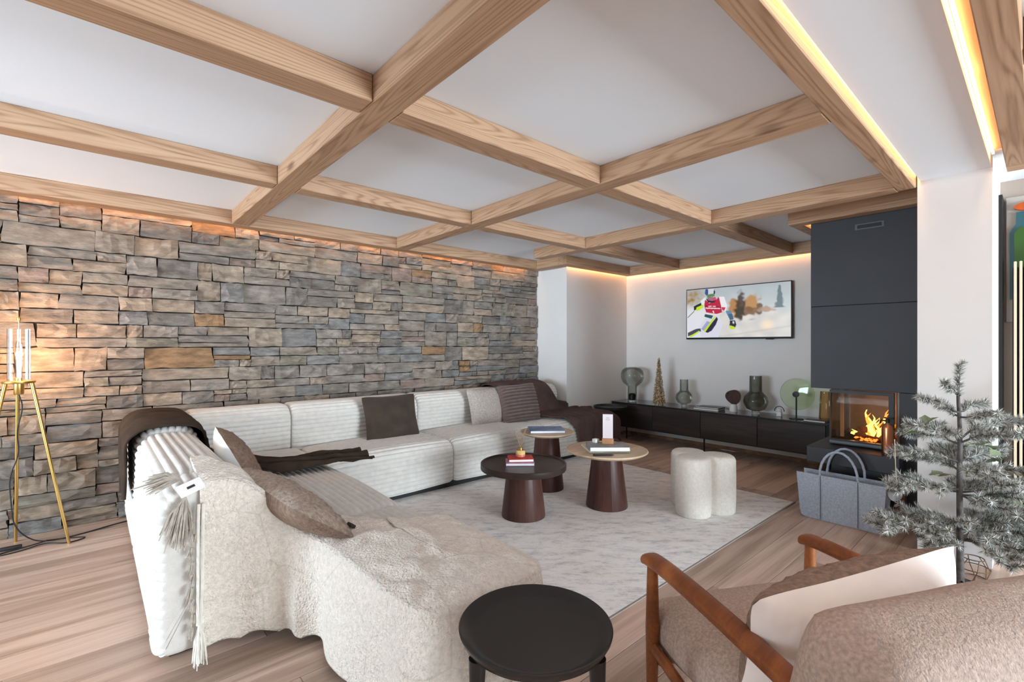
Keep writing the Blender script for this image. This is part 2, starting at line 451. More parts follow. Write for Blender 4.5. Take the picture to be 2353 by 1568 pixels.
# glazed wall on the left and window wall behind the camera: frames, mullions, panes
def window(name, axis, pos, a0, a1, z0, z1, n):
    mb = MB()
    def bar(p0, p1, q0, q1):
        if axis == 'x': mb.box(pos - .05, pos + .03, p0, p1, q0, q1)
        else: mb.box(p0, p1, pos - .05, pos + .03, q0, q1)
    bar(a0, a1, z0, z0 + .06); bar(a0, a1, z1 - .06, z1)
    for i in range(n + 1):
        c = a0 + .03 + (a1 - a0 - .06) * i / n; bar(c - .03, c + .03, z0 + .06, z1 - .06)
    o = struct(mb.build(name, 'black_metal', smooth=False))
    for i in range(n):
        c0 = a0 + .06 + (a1 - a0 - .06) * i / n; c1 = a0 + (a1 - a0 - .06) * (i + 1) / n
        m2 = MB()
        if axis == 'x': m2.box(pos - .16, pos - .155, c0, c1, z0 + .06, z1 - .06)
        else: m2.box(c0, c1, pos - .16, pos - .155, z0 + .06, z1 - .06)
        m2.build('pane', 'window_glass', o, smooth=False)
    return o
window('window_1', 'x', XL - .02, .2, 4.4, .1, 2.30, 3)
window('window_2', 'y', YB - .02, 1.3, 4.6, .1, 2.30, 3)
mb = MB().box(XL - .2, XL, YB - .2, .2, -.05, CZ + .1).box(XL - .2, XL, 4.4, YS + .2, -.05, CZ + .1)
mb.box(XL - .2, XL, .2, 4.4, 2.30, CZ + .1).box(XL - .2, XL, .2, 4.4, -.05, .1)
struct(mb.build('wall_left', 'white_paint', smooth=False))
mb = MB().box(XL, 1.3, YB - .2, YB, -.05, CZ + .1).box(4.6, 4.74, YB - .2, YB, -.05, CZ + .1)
mb.box(1.3, 4.6, YB - .2, YB, 2.30, CZ + .1).box(1.3, 4.6, YB - .2, YB, -.05, .1)
struct(mb.build('wall_back', 'white_paint', smooth=False))

# ---- ceiling
struct(MB().box(XL - .2, XT + .2, YB - .2, YS + .2, CZ, CZ + .1).build('ceiling', 'ceiling_paint', smooth=False))
struct(MB().box(-2.199, 3.894, .207, .522, 2.328, CZ - .001).build('ceiling_soffit', 'ceiling_paint', smooth=False))

# ---- timber beams; the cross beams stop against the ones they meet
def beam(name, axis, p0, p1, segs, label, z0=BZ, z1=CZ - .0005):
    """axis x: runs along X at Y p0..p1 with the given X stretches; axis y the other way round"""
    a0 = min(s[0] for s in segs); a1 = max(s[1] for s in segs); mid = (a0 + a1) / 2; pm = (p0 + p1) / 2
    mb = MB()
    for s0, s1 in segs:
        mb.rbox(s0 - mid, s1 - mid, -(p1 - p0) / 2, (p1 - p0) / 2, z0 - BZ, z1 - BZ, r=.004, seg=1)
    o = mb.build(name, 'larch', smooth=False)
    if axis == 'x': o.location = (mid, pm, BZ)
    else: o.location = (pm, mid, BZ); o.rotation_euler = (0, 0, PI / 2)
    return tag(o, label, 'beam', 'ceiling beams')
g = .0015
PX, QX, WX = (.856, .989), (2.338, 2.470), (3.797, 3.930)
YD = (4.42, 4.55); YA = (1.816, 1.950); YBm = (3.139, 3.262); YR = (.542, .634); YSb = (.050, .146)
VX = (5.68, 5.81)
beam('ceiling_beam', 'y', *PX, [(YR[1] + g, YD[0] - g)], 'larch ceiling beam above the left sofa, crossing towards the lit end of the stone wall')
beam('ceiling_beam', 'y', *QX, [(YR[1] + g, YD[0] - g)], 'larch ceiling beam crossing above the coffee tables')
beam('ceiling_beam', 'y', *WX, [(YR[1] + g, 3.90 - g)], 'larch ceiling beam just before the fireplace and the ottoman')
xs = [(-2.19, PX[0] - g), (PX[1] + g, QX[0] - g), (QX[1] + g, WX[0] - g)]
beam('ceiling_beam', 'x', *YA, xs + [(WX[1] + g, VX[0] - g)], 'larch ceiling beam running above the rug towards the television')
beam('ceiling_beam', 'x', *YBm, xs + [(WX[1] + g, VX[0] - g)], 'larch ceiling beam running above the back sofa seats')
beam('ceiling_beam', 'x', *YD, [(XL, 4.35 - g)], 'long larch edge beam along the stone wall with a light strip behind')
beam('ceiling_beam', 'y', 4.35, 4.50, [(4.03, YD[1])], 'short larch edge beam at the side of the white pilaster')
beam('ceiling_beam', 'x', 3.90, 4.03 - g, [(4.35, VX[1])], 'short larch edge beam along the front of the white pilaster')
beam('ceiling_beam', 'y', *VX, [(1.42, 3.90 - g)], 'larch edge beam above the television with a light strip behind')
beam('ceiling_beam', 'x', 1.335, 1.42 - g, [(4.43 + g, VX[1])], 'short larch beam running back along the side of the slate chimney')
beam('ceiling_beam', 'y', 4.32, 4.43, [(.54, 1.42)], 'short larch beam across the front of the slate chimney, above the vent')
beam('ceiling_beam', 'x', *YR, [(-2.19, 3.893)], 'long larch beam beside the smooth white soffit, lit along its edge')
beam('ceiling_beam', 'x', *YSb, [(-2.19, 3.80 - g)], 'dark-grained larch beam beyond the soffit with orange light beside it')
beam('ceiling_beam', 'y', *WX, [(YB, YSb[1])], 'larch beam above the alcove with the bottle picture')
beam('ceiling_beam', 'y', *QX, [(YB, YSb[0] - g)], 'larch cross beam beyond the dark-grained beam, mostly cut off by the frame')

# ---- light strips hidden above the edge beams
def led(segs, label, mat='led_warm'):
    mb = MB()
    for s in segs: mb.box(*s)
    return tag(mb.build('light_strip', mat, smooth=False), label, 'light strip', 'hidden light strips')
led([(XL + .02, 4.34, 4.556, 4.566, 2.335, 2.345)], 'warm light strip behind the edge beam along the stone wall')
led([(5.816, 5.824, 1.45, 4.0, 2.335, 2.345)], 'warm light strip behind the edge beam above the television')
led([(4.53, 5.80, 4.036, 4.044, 2.335, 2.345)], 'warm light strip behind the edge beam of the white pilaster')
led([(4.46, 5.60, 1.30, 1.308, 2.34, 2.35)], 'short warm light strip beside the slate chimney')
led([(-2.18, 3.885, .526, .534, 2.372, 2.382)], 'bright warm light strip between long beam and white soffit', 'led_cove')
led([(-2.18, 3.79, .190, .200, 2.372, 2.382)], 'orange light strip between white soffit and dark-grained beam', 'led_cove')

# ---- stone wall: dry-laid slabs
sw = struct(MB().box(XL - .2, 4.56, YS + .045, YS + .2, 0, CZ).build('wall_stone', 'mortar', smooth=False))
def stone_unit(seed):
    rnd = random.Random(seed); nu, nv = 5, 3; mb = MB(); vs = []
    sl0 = rnd.choice([0, 0, .03, -.04, .06])
    for i in range(nu + 1):
        for j in range(nv + 1):
            u, v = i / nu - .5, j / nv - .5
            e = (i in (0, nu)) or (j in (0, nv))
            yy = -.5 + rnd.uniform(-.15, .15) + (.09 if e else 0)
            # uneven outline
            uu = u + (rnd.uniform(-.014, .012) * (1 if i == nu else -1) if i in (0, nu) else rnd.uniform(-.03, .03))
            vv = v + (rnd.uniform(-.05, .03) * (1 if j == nv else -1) if j in (0, nv) else rnd.uniform(-.05, .05))
            uu += sl0 * v * (1 if i > nu / 2 else .4) if i in (0, nu) else 0
            vs.append((uu, yy, vv))
    idx = lambda i, j: i * (nv + 1) + j
    fs = [(idx(i, j), idx(i + 1, j), idx(i + 1, j + 1), idx(i, j + 1)) for i in range(nu) for j in range(nv)]
    ring = [idx(i, 0) for i in range(nu + 1)] + [idx(nu, j) for j in range(1, nv + 1)] + [idx(i, nv) for i in range(nu - 1, -1, -1)] + [idx(0, j) for j in range(nv - 1, 0, -1)]
    base = len(vs)
    for r in ring: vs.append((max(-.49, min(.49, vs[r][0])), .5, max(-.48, min(.48, vs[r][2]))))
    k = len(ring)
    fs += [(ring[a], base + a, base + (a + 1) % k, ring[(a + 1) % k]) for a in range(k)]
    return vs, fs
UNITS = [stone_unit(100 + i) for i in range(14)]
UMESH = []
for i, (vs, fs) in enumerate(UNITS):
    me = bpy.data.meshes.new('stone'); me.from_pydata(vs, [], fs); me.materials.append(STONES[0])
    bm = bmesh.new(); bm.from_mesh(me); bmesh.ops.recalc_face_normals(bm, faces=bm.faces); bm.to_mesh(me); bm.free()
    UMESH.append(me)
rects = []
rs = random.Random(5); z = 0.0
while z < BZ + .05:
    h = rs.choice([.10, .13, .15, .17, .19, .21]); h = min(h, CZ - .01 - z)
    x = -1.3
    while x < 4.56 - .03:
        bw = rs.uniform(.20, .60); x1 = min(x + bw, 4.556)
        if 4.556 - x1 < .12: x1 = 4.556
        n = rs.choice([1, 1, 1, 2]) if h < .14 else rs.choice([1, 2, 2, 2, 3] if h < .18 else [2, 2, 3])
        cuts = [0] + sorted([(k + 1) / n + rs.uniform(-.13, .13) for k in range(n - 1)]) + [1]
        for k in range(n):
            z0 = z + h * cuts[k]; z1 = z + h * cuts[k + 1]
            parts = [x, x1]
            lim = .22 if (z1 - z0) < .07 else .32
            if (x1 - x) > lim and rs.random() < .62: parts = [x, x + (x1 - x) * rs.uniform(.28, .72), x1]
            for q in range(len(parts) - 1): rects.append((parts[q], parts[q + 1], z0, z1))
        x = x1
    z += h
def stone_tone(xc, r):
    warm = smoothstep(2.2, -.4, xc)
    ws = [2.2 + warm, 2.2, 1.6 + 1.6 * warm, 1.6, 1.7 - .9 * warm, 2.0, 1.2 + 2 * warm, .28, .9, .9]
    return r.choices(range(10), ws)[0]
ranked = []
for (x0, x1, z0, z1) in rects:
    hidden = (x0 > .3 and z1 < .72) or x1 < -.50 or z0 > BZ + .02
    wv = max(.2, .664 * (x0 + x1) / 2 + .748 * YS)
    ranked.append((-(0 if hidden else 1) * (x1 - x0) * (z1 - z0) / wv ** 2.2, (x0, x1, z0, z1)))
ranked.sort(key=lambda t: t[0])
bulk = MB()
for i, (_, (x0, x1, z0, z1)) in enumerate(ranked):
    gp = rs.uniform(.0035, .0065); dep = rs.uniform(.045, .085); u = rs.randrange(14)
    tone_i = stone_tone((x0 + x1) / 2, rs)
    sx, sz = x1 - x0 - gp, z1 - z0 - gp
    cy = YS + .05 - dep / 2
    if i < 300:
        o = bpy.data.objects.new('stone', UMESH[u]); COL.objects.link(o); o.parent = sw
        o.location = ((x0 + x1) / 2, cy, (z0 + z1) / 2); o.scale = (sx * rs.choice([1, -1]), dep, sz)
        o.rotation_euler = (0, rs.uniform(-.012, .012), 0)
        o.material_slots[0].link = 'OBJECT'; o.material_slots[0].material = STONES[tone_i]
    else:
        bulk.m = tone_i
        bulk.add([((x0 + x1) / 2 + v[0] * sx, cy + v[1] * dep, (z0 + z1) / 2 + v[2] * sz) for v in UNITS[u][0]], UNITS[u][1])
o = bulk.build('small_stones', STONES, sw, smooth=False); o['kind'] = 'stuff'

# ================================================================== RUG
ru = thing('rug', 'large pale distressed rug in grey and taupe under the tables', 'rug', (2.73, 2.565, .0006))
MB().box(-1.588, 1.588, -1.188, 1.188, 0, .006).build('pile', 'rug_pile', ru, local=True, smooth=False)
mb = MB()
for q in ((-1.6, 1.6, -1.2, -1.1883), (-1.6, 1.6, 1.1883, 1.2), (-1.6, -1.5883, -1.188, 1.188), (1.5883, 1.6, -1.188, 1.188)): mb.box(*q, 0, .0055)
mb.build('binding', 'rug_binding', ru, local=True, smooth=False)

# ================================================================== SOFA
def rounded_poly(pts, radii, seg=7):
    """closed polygon (counter-clockwise) with rounded corners"""
    out = []; n = len(pts)
    for i in range(n):
        p = Vector(pts[i]); a = Vector(pts[i - 1]); b2 = Vector(pts[(i + 1) % n]); r = radii[i]
        if r <= 0: out.append(p); continue
        da = (a - p).normalized(); db = (b2 - p).normalized()
        ang = da.angle(db); d = r / math.tan(ang / 2)
        c = p + (da + db).normalized() * (r / math.sin(ang / 2))
        s0 = p + da * d; s1 = p + db * d
        a0 = math.atan2(s0.y - c.y, s0.x - c.x); a1 = math.atan2(s1.y - c.y, s1.x - c.x)
        while a1 - a0 > PI: a1 -= 2 * PI
        while a1 - a0 < -PI: a1 += 2 * PI
        for k in range(seg + 1):
            t = a0 + (a1 - a0) * k / seg; out.append(Vector((c.x + r * math.cos(t), c.y + r * math.sin(t))))
    return out
def ribbed(pts, radii, t0, t1, pitch=.037, amp=.0125, er=.05, bulge=.0, flip=False):
    """upholstered block: a rounded section with raised channels running along its length, pillowed at the ends.
       returns verts in (depth, length, height)"""
    poly = rounded_poly(pts, radii)
    dense = []; n = len(poly)
    per = sum((poly[(i + 1) % n] - poly[i]).length for i in range(n))
    cnt = max(8, round(per / pitch)); steps = cnt * 6; ds = per / steps
    i = 0; acc = 0; d_ = 0
    seglen = [(poly[(k + 1) % n] - poly[k]).length for k in range(n)]
    cum = [0]
    for L in seglen: cum.append(cum[-1] + L)
    k = 0
    for s in range(steps):
        d_ = s * ds
        while cum[k + 1] < d_: k += 1
        f = (d_ - cum[k]) / max(1e-9, seglen[k]); p = poly[k].lerp(poly[(k + 1) % n], f)
        dense.append((p, s))
    P = [p for p, _ in dense]; N = len(P)
    nor = []
    for q in range(N):
        t = (P[(q + 2) % N] - P[q - 2]).normalized(); nor.append(Vector((t.y, -t.x)))
    zmin = min(p.y for p in P)
    secs = []
    th = [0, 18, 36, 54, 72, 90]
    for a in th: secs.append((t0 + er * (1 - math.cos(math.radians(90 - a))) if False else t0 + er * (1 - math.sin(math.radians(a))) - 0, er * (1 - math.cos(math.radians(90 - a)))))
    secs = [(t0 + er * (1 - math.cos(math.radians(a))), er * .55 * (1 - math.sin(math.radians(a)))) for a in th]
    mids = 6
    for q in range(1, mids): secs.append((t0 + er + (t1 - t0 - 2 * er) * q / mids, -bulge * math.sin(PI * q / mids)))
    secs += [(t1 - (t - t0), ins) for t, ins in secs[:6]][::-1]
    vs = []; fs = []
    for (t, ins) in secs:
        for q in range(N):
            rib = amp * abs(math.sin(PI * q / 6)) ** .75 if P[q].y > zmin + .01 else 0
            rib *= .55 + .45 * (1 if ins <= 0 else 1 - ins / (er * .55))
            w_ = .0016 * nz(t * 9, q * .21, t0 * 3)
            p = P[q] + nor[q] * (rib - ins + w_)
            vs.append((p.x, t, p.y))
    S = len(secs)
    for a in range(S - 1):
        for q in range(N): fs.append((a * N + q, a * N + (q + 1) % N, (a + 1) * N + (q + 1) % N, (a + 1) * N + q))
    for a in (0, S - 1):      # end panels, closed with a fan
        ring = vs[a * N:(a + 1) * N]; c_ = len(vs)
        vs.append((sum(p[0] for p in ring) / N, ring[0][1], sum(p[2] for p in ring) / N))
        fs += [(a * N + q, a * N + (q + 1) % N, c_) for q in range(N)]
    return vs, fs
sofa = thing('corner_sofa', 'large cream ribbed corner sofa along the stone wall', 'sofa', (.75, 3.9, 0))
def sofa_block(name, pts, radii, t0, t1, run, **kw):
    vs, fs = ribbed(pts, radii, t0 + .003, t1 - .003, **kw)
    mb = MB()
    if run == 'y': mb.add(vs, fs)
    else: mb.add([(t, d, z) for d, t, z in vs], fs)
    return mb.build(name, 'sofa_fabric', sofa, angle=75)
Z0 = .055
# left wing: back on the outside (small X), seat towards the rug
bl = [(.19, Z0), (.50, Z0), (.52, .745), (.205, .745)]; blr = [.05, .05, .12, .11]
sl = [(.515, Z0), (1.30, Z0), (1.315, .425), (.515, .43)]; slr = [.05, .05, .10, .05]
sofa_block('backrest', bl, blr, 2.50, 3.64, 'y', amp=.014)
sofa_block('backrest', [(.185, Z0), (.515, Z0), (.53, .735), (.20, .735)], blr, 2.285, 2.50, 'y', amp=.014, er=.06)
sofa_block('seat', sl, slr, 2.36, 3.54, 'y', bulge=.012)
sofa_block('chaise_seat', [(.79, Z0), (1.30, Z0), (1.315, .425), (.785, .425)], [.05, .05, .10, .09], 1.31, 2.36, 'y', bulge=.010)
# corner and back wing: back against the stone wall
sofa_block('backrest', [(.19, Z0), (.50, Z0), (.52, .775), (.205, .775)], [.05, .05, .12, .11], 3.64, 4.53, 'y', amp=.014)
bb = [(4.21, Z0), (4.53, Z0), (4.52, .785), (4.17, .785)]; bbr = [.05, .05, .10, .12]
for t0, t1 in ((.53, 1.25), (1.25, 2.45), (2.45, 3.65), (3.65, 4.50)): sofa_block('backrest', bb, bbr, t0, t1, 'x')
sb = [(3.55, Z0), (4.195, Z0), (4.195, .43), (3.54, .425)]; sbr = [.05, .05, .05, .10]
sofa_block('seat', sb, sbr, .53, 1.30, 'x', bulge=.01)
for t0, t1 in ((1.32, 2.45), (2.45, 3.65)): sofa_block('seat', sb, sbr, t0, t1, 'x', bulge=.012)
sofa_block('seat', [(3.55, Z0), (4.04, Z0), (4.04, .43), (3.54, .425)], [.05, .05, .05, .10], 3.65, 4.86, 'x', bulge=.012)
# dark recessed feet
for (a, b_, c, d) in ((.24, 1.25, 2.42, 3.5), (.84, 1.26, 1.36, 2.42), (1.30, 4.80, 3.60, 4.03), (.3, 4.45, 4.1, 4.5)):
    MB().box(a, b_, c, d, .0068 if a > 1 else .001, Z0 + .012).build('plinth', 'rubber', sofa, smooth=False)

# ---- cushions
def pillow(wd, ht, th, nu=22, nv=22, half=0, ridges=0, ramp_=.006, rough=0., pinch=.06, seed=0):
    """soft square cushion in local X (width), Z (height), Y (thickness, front is -Y); half 1 front only, 2 back only"""
    mb = MB()
    def side(sgn):
        def fn(u, v):
            a, b_ = u * 2 - 1, v * 2 - 1
            e = max(0, (1 - abs(a) ** 2.5)) ** .62 * max(0, (1 - abs(b_) ** 2.5)) ** .62
            kx = 1 - pinch * (1 - abs(b_) ** 2) * abs(a) ** 3 - .035 * abs(b_) ** 8
            kz = 1 - pinch * (1 - abs(a) ** 2) * abs(b_) ** 3 - .05 * abs(a) ** 8
            y = sgn * th / 2 * e
            if ridges: y += sgn * ramp_ * abs(math.sin(PI * ridges * v)) ** .6 * min(1, e * 2)
            if rough: y += sgn * rough * nz(a * 9 + seed, b_ * 9, seed) * min(1, e * 2)
            y += .02 * th * nz(a * 2 + seed, b_ * 2 + 5, seed)
            return (a * wd / 2 * kx, y, b_ * ht / 2 * kz)
        mb.grid(fn, nu, nv if not ridges else ridges * 6)
    if half in (0, 1): side(-1)
    if half in (0, 2): side(1)
    return mb
def frame_mat(c, right, up):
    r = Vector(right).normalized(); u = Vector(up); u = (u - r * u.dot(r)).normalized(); f = u.cross(r)  # local -Y = front
    return Matrix(((r.x, -f.x, u.x, c[0]), (r.y, -f.y, u.y, c[1]), (r.z, -f.z, u.z, c[2]), (0, 0, 0, 1)))
def place(o, mat): o.matrix_world = mat; return o
def cushion(name, label, c, right, up, wd, ht, th, mat, **kw):
    o = pillow(wd, ht, th, **kw).build(name, mat, smooth=True, angle=80)
    return tag(place(o, frame_mat(c, right, up)), label, 'cushion')
cushion('throw_cushion', 'plain dark brown velvet cushion leaning in the middle of the back sofa', (2.10, 4.065, .615), (1, .03, 0), (0, .28, 1), .56, .44, .15, 'cushion_brown', pinch=.07, seed=2)
cushion('throw_cushion', 'pale taupe honeycomb-knit cushion next to the brown ribbed one', (3.24, 4.06, .625), (1, .0, 0), (0, .30, 1), .50, .42, .15, 'cushion_taupe', rough=.008, seed=4)
cushion('throw_cushion', 'mauve-brown ribbed cushion leaning in front of the mauve throw', (3.62, 3.96, .64), (1, -.14, .03), (.04, .34, 1), .52, .45, .17, 'cushion_mauve', ridges=12, ramp_=.034, seed=6)
def two_tone(name, label, c, right, up, wd, ht, th, front, back, pipe=True, **kw):
    t = thing(name, label, 'cushion', c)
    m4 = frame_mat((0, 0, 0), right, up)
    a = pillow(wd, ht, th, half=1, **kw).xform(m4).build('fleece_front', front, t, local=True, angle=80)
    kw2 = dict(kw); kw2['rough'] = 0
    b_ = pillow(wd, ht, th, half=2, **kw2).xform(m4).build('cotton_back', back, t, local=True, angle=80)
    return t, m4
t, m4 = two_tone('throw_cushion', 'white cushion with brown fleece front, leaning beside the corner throw', (.645, 3.16, .605), (-.06, -1, -.06), (-.52, .0, 1), .50, .42, .17, 'fleece_brown', 'linen_white', rough=.012, seed=8)
t, m4 = two_tone('throw_cushion', 'long taupe fleece cushion with dark underside on the left sofa seat', (.690, 2.36, .565), (.15, -1, -.08), (-.85, -.10, .62), .78, .34, .16, 'fleece_taupe', 'fleece_brown', rough=.014, seed=9)
MB().rbox(.29, .325, -.045, -.03, -.165, -.135, r=.003, seg=1).xform(m4).build('care_tag', 'leather_tag', t, local=True)

# ---- draped cloths
def cloth(mb, name, mat, label, cat, thick=.012, sub=1):
    o = mb.build(name, mat, smooth=True, angle=180, fixn=True)
    md = o.modifiers.new('thickness', 'SOLIDIFY'); md.thickness = thick; md.offset = 1
    return tag(o, label, cat)
def along(path):
    """polyline -> function of normalised length"""
    P = [Vector(p) for p in path]; L = [0]
    for a, b_ in zip(P, P[1:]): L.append(L[-1] + (b_ - a).length)
    def f(t):
        d = t * L[-1]
        for i in range(len(P) - 1):
            if d <= L[i + 1] or i == len(P) - 2:
                return P[i].lerp(P[i + 1], (d - L[i]) / max(1e-9, L[i + 1] - L[i]))
    return f, L[-1]
def smooth_path(pts, it=3):
    P = [Vector(p) for p in pts]
    for _ in range(it):
        Q = [P[0]]
        for a, b_ in zip(P, P[1:]): Q += [a.lerp(b_, .25), a.lerp(b_, .75)]
        Q.append(P[-1]); P = Q
    return P
# brown throw over the corner backrest, its end trailing onto the back seat
pf, _ = along(smooth_path([(.166, .36, 0), (.168, .60, 0), (.17, .79, 0), (.36, .815, 0), (.54, .79, 0), (.555, .62, 0), (.60, .47, 0), (.90, .458, 0), (1.15, .456, 0), (1.50, .452, 0)]))
def fn(u, v):
    p = pf(u); x, z = p.x, p.y
    on_seat = smoothstep(.50, .75, u)
    yc = 4.02 - .62 * on_seat - .06 * smoothstep(.78, 1, u); hw = (.40 - .26 * on_seat + .04 * smoothstep(.9, 1, u))
    yc -= .10 * (1 - smoothstep(0, .25, u))
    tip = (1 - smoothstep(0, .14, u)); hw *= 1 - .45 * tip
    s = v * 2 - 1
    y = yc + s * hw
    fold = (math.sin(s * 9 + u * 4) * .012 + nz(s * 3, u * 7, 3) * .016) * (1 if u < .5 else 1.5)
    if u < .22: x -= abs(fold) * 1.1 + .006
    elif u < .45: z += abs(fold) * .8 + .004
    else: z += abs(fold) * 1.2 + .005 + on_seat * (.045 * abs(math.sin(s * 5 + u * 3 + nz(u * 6, 0, 2) * 2)) * (1 - s * s * .6) + .02 * abs(nz(u * 14, s * 4, 9)))
    if .42 < u < .6: x += abs(fold)
    if u < .5 and z > .6: z -= .034 * smoothstep(3.72, 3.60, y)
    return (x, min(y, 4.50), z)
cloth(MB().grid(fn, 110, 44), 'throw_blanket', 'throw_brown', 'dark brown throw draped over the sofa corner and trailing on the seat', 'throw', .010)
# mauve throw covering the end seat
pf2, _ = along(smooth_path([(4.49, .70, 0), (4.49, .84, 0), (4.30, .855, 0), (4.14, .80, 0), (4.10, .55, 0), (4.04, .472, 0), (3.75, .47, 0), (3.52, .465, 0), (3.508, .30, 0), (3.50, .16, 0)]))
def fn(u, v):
    p = pf2(u); y, z = p.x, p.y
    back = 1 - smoothstep(.40, .56, u)
    x0 = 3.48 * back + (3.86 + .25 * smoothstep(.6, 1, u)) * (1 - back); x1 = 4.55 * back + 4.90 * (1 - back)
    x = x0 + (x1 - x0) * v
    f = nz(x * 4.2, u * 5, 1) * .020 + .010 * math.sin(x * 24 + u * 5) * (.4 + u)
    if u > .80: y -= abs(f) * 1.3
    elif u > .50: z += abs(f) * .8
    else: z += f * .5; y -= abs(f) * .5
    if u < .5: z -= .30 * smoothstep(4.22, 4.55, x) ** 1.5 * (1 - smoothstep(.30, .5, u)) + .02 * (1 - smoothstep(3.48, 3.6, x)); y -= .035 * smoothstep(4.35, 4.55, x); y = min(y, 4.49); 
    if u < .5 and x > 4.5: y = min(y, 4.055)
    z = max(z, .03)
    if x > 4.80 and u > .55: z -= .05 * smoothstep(4.8, 4.9, x)
    return (x, y, z)
cloth(MB().grid(fn, 80, 60), 'throw_blanket', 'throw_mauve', 'large mauve-brown throw covering the far end seat and its backrest', 'throw', .010)
# cream sheepskin blanket over the near end of the left wing
G = smooth_path([(.325, 2.265, .742), (.45, 2.262, .742), (.55, 2.262, .66), (.64, 2.24, .53), (.705, 2.19, .462), (.745, 2.10, .447), (.765, 1.95, .446), (.765, 1.48, .446), (.775, 1.335, .446), (.84, 1.285, .446), (1.05, 1.283, .446), (1.26, 1.287, .446), (1.335, 1.34, .44), (1.342, 1.48, .437), (1.345, 1.75, .436), (1.348, 2.02, .434)], 3)
Cn = smooth_path([(.315, 2.44, .79), (.42, 2.45, .785), (.55, 2.43, .68), (.68, 2.36, .50), (.85, 2.26, .462), (1.0, 2.10, .462), (1.04, 1.90, .462), (1.04, 1.66, .462), (1.04, 1.60, .462), (1.04, 1.58, .462), (1.04, 1.57, .462), (1.04, 1.58, .462), (1.04, 1.60, .462), (1.04, 1.66, .462), (1.04, 1.88, .462), (1.04, 2.06, .462)], 3)
gf, LG = along(G); cf, _ = along(Cn)
def tan2(t):
    a = gf(max(0, t - .012)); b_ = gf(min(1, t + .012)); d = (b_ - a); d.z = 0; d.normalize(); return Vector((d.y, -d.x, 0)) * -1
GI = [gf(i / 200) for i in range(201)]
def fn(u, v):
    i = u * (len(G) - 1); k = min(int(i), len(G) - 2); f = i - k
    g_ = G[k].lerp(G[k + 1], f); c_ = Cn[k].lerp(Cn[k + 1], f)
    a = G[max(0, k - 1)]; b_ = G[min(len(G) - 1, k + 2)]
    d = b_ - a; n_ = Vector((d.y, -d.x, 0)).normalized()
    if n_.dot(Vector((g_.x - c_.x, g_.y - c_.y, 0))) < 0: n_ = -n_
    front = smoothstep(.80, .88, u)
    wob = nz(g_.x * 5 + v * 3, g_.y * 5, 2 + v * 4)
    if v <= .5:
        t = v / .5
        p = c_.lerp(g_, t)
        lift = .034 * abs(nz(p.x * 5, p.y * 5, 3)) + .010 * nz(p.x * 15, p.y * 15, 5)
        k2 = smoothstep(.80, 1, t)
        return (p.x, p.y, p.z + max(-.004, lift) * (1 - k2) + .012 * (1 - t) - 0 * k2)
    e = (v - .5) / .5
    drop = (g_.z - .030) * (1 - .04 * abs(math.sin(u * 31)) - .05 * smoothstep(.30, .12, u)) * (1 - front) + .17 * front * (1 + .2 * math.sin(u * 60))
    arc = u * LG * 1.0
    fold = .5 + .5 * math.sin(arc * 19 + 1.2 * nz(arc * 2.5, 1, 1))
    out = .008 + .010 * min(1, e * 6) + (.004 + .042 * fold) * smoothstep(0, .9, e) * (.35 + .65 * (1 - front)) + .010 * wob
    if u < .26: out *= .55 + .45 * smoothstep(.1, .26, u)
    p = g_ + n_ * out
    return (p.x, p.y, g_.z - drop * e)
bl_o = cloth(MB().grid(fn, 260, 90), 'sheepskin_blanket', 'wool', 'cream patchwork sheepskin blanket draped over the end of the left sofa', 'blanket', .014)
# pompom tassels lying on the backrest, long white tassel cord down its end
def tassel(mb, c, d, L, n, spread, seed, r=.0035):
    rnd = random.Random(seed); d = Vector(d).normalized()
    for i in range(n):
        q = Vector((rnd.gauss(0, 1), rnd.gauss(0, 1), rnd.gauss(0, 1))) * spread
        e = Vector(c) + d * L * rnd.uniform(.75, 1.05) + q
        m_ = Vector(c) + d * L * .45 + q * .65 + Vector((0, 0, .012))
        mb.tube([c, m_, e], [r, r * 1.2, r * .5], n=4)
    return mb
t = thing('tassel_charm', 'pair of grey-beige yarn tassels with a white leather tag on the sofa end', 'tassel', (.27, 2.26, .74))
tassel(MB(), (.275, 2.245, .700), (-.20, -.15, -1.0), .17, 130, .020, 1).build('yarn_tassel', 'tassel_grey', t)
tassel(MB(), (.262, 2.285, .762), (-.9, .25, -.10), .10, 80, .016, 2).build('yarn_tassel', 'tassel_grey', t)
mt_ = Matrix.Translation((.292, 2.24, .737)) @ Matrix.Rotation(.95, 4, 'X') @ Matrix.Rotation(.35, 4, 'Z')
MB().rbox(-.045, .045, -.026, .026, -.003, .003, r=.0025, seg=1).xform(mt_).build('leather_tag', 'linen_white', t)
MB().rbox(-.014, .014, -.005, .005, .0032, .006, r=.001, seg=1).xform(mt_).build('buckle', 'leather_tag', t)
t = thing('hanging_tassels', 'long white double string with frayed ends hanging down the sofa end', 'tassel', (.33, 2.235, .62))
for dx in (0, .016):
    MB().tube(smooth_path([(.318 + dx, 2.236, .665), (.314 + dx, 2.226, .60), (.313 + dx, 2.222, .40), (.312 + dx * .6, 2.222, .19)], 3), .006, n=6).build('string', 'wool_strand', t)
tassel(MB(), (.318, 2.222, .195), (0, 0, -1), .16, 70, .010, 5, r=.003).build('frayed_end', 'wool_strand', t)
for k in range(9):
    tassel(MB(), (.300 + .004 * math.sin(k * 2.1), 2.236, .60 - k * .052), (-.3, -.3, -1), .04, 16, .006, 30 + k, r=.0025).build('tuft', 'tassel_grey', t)

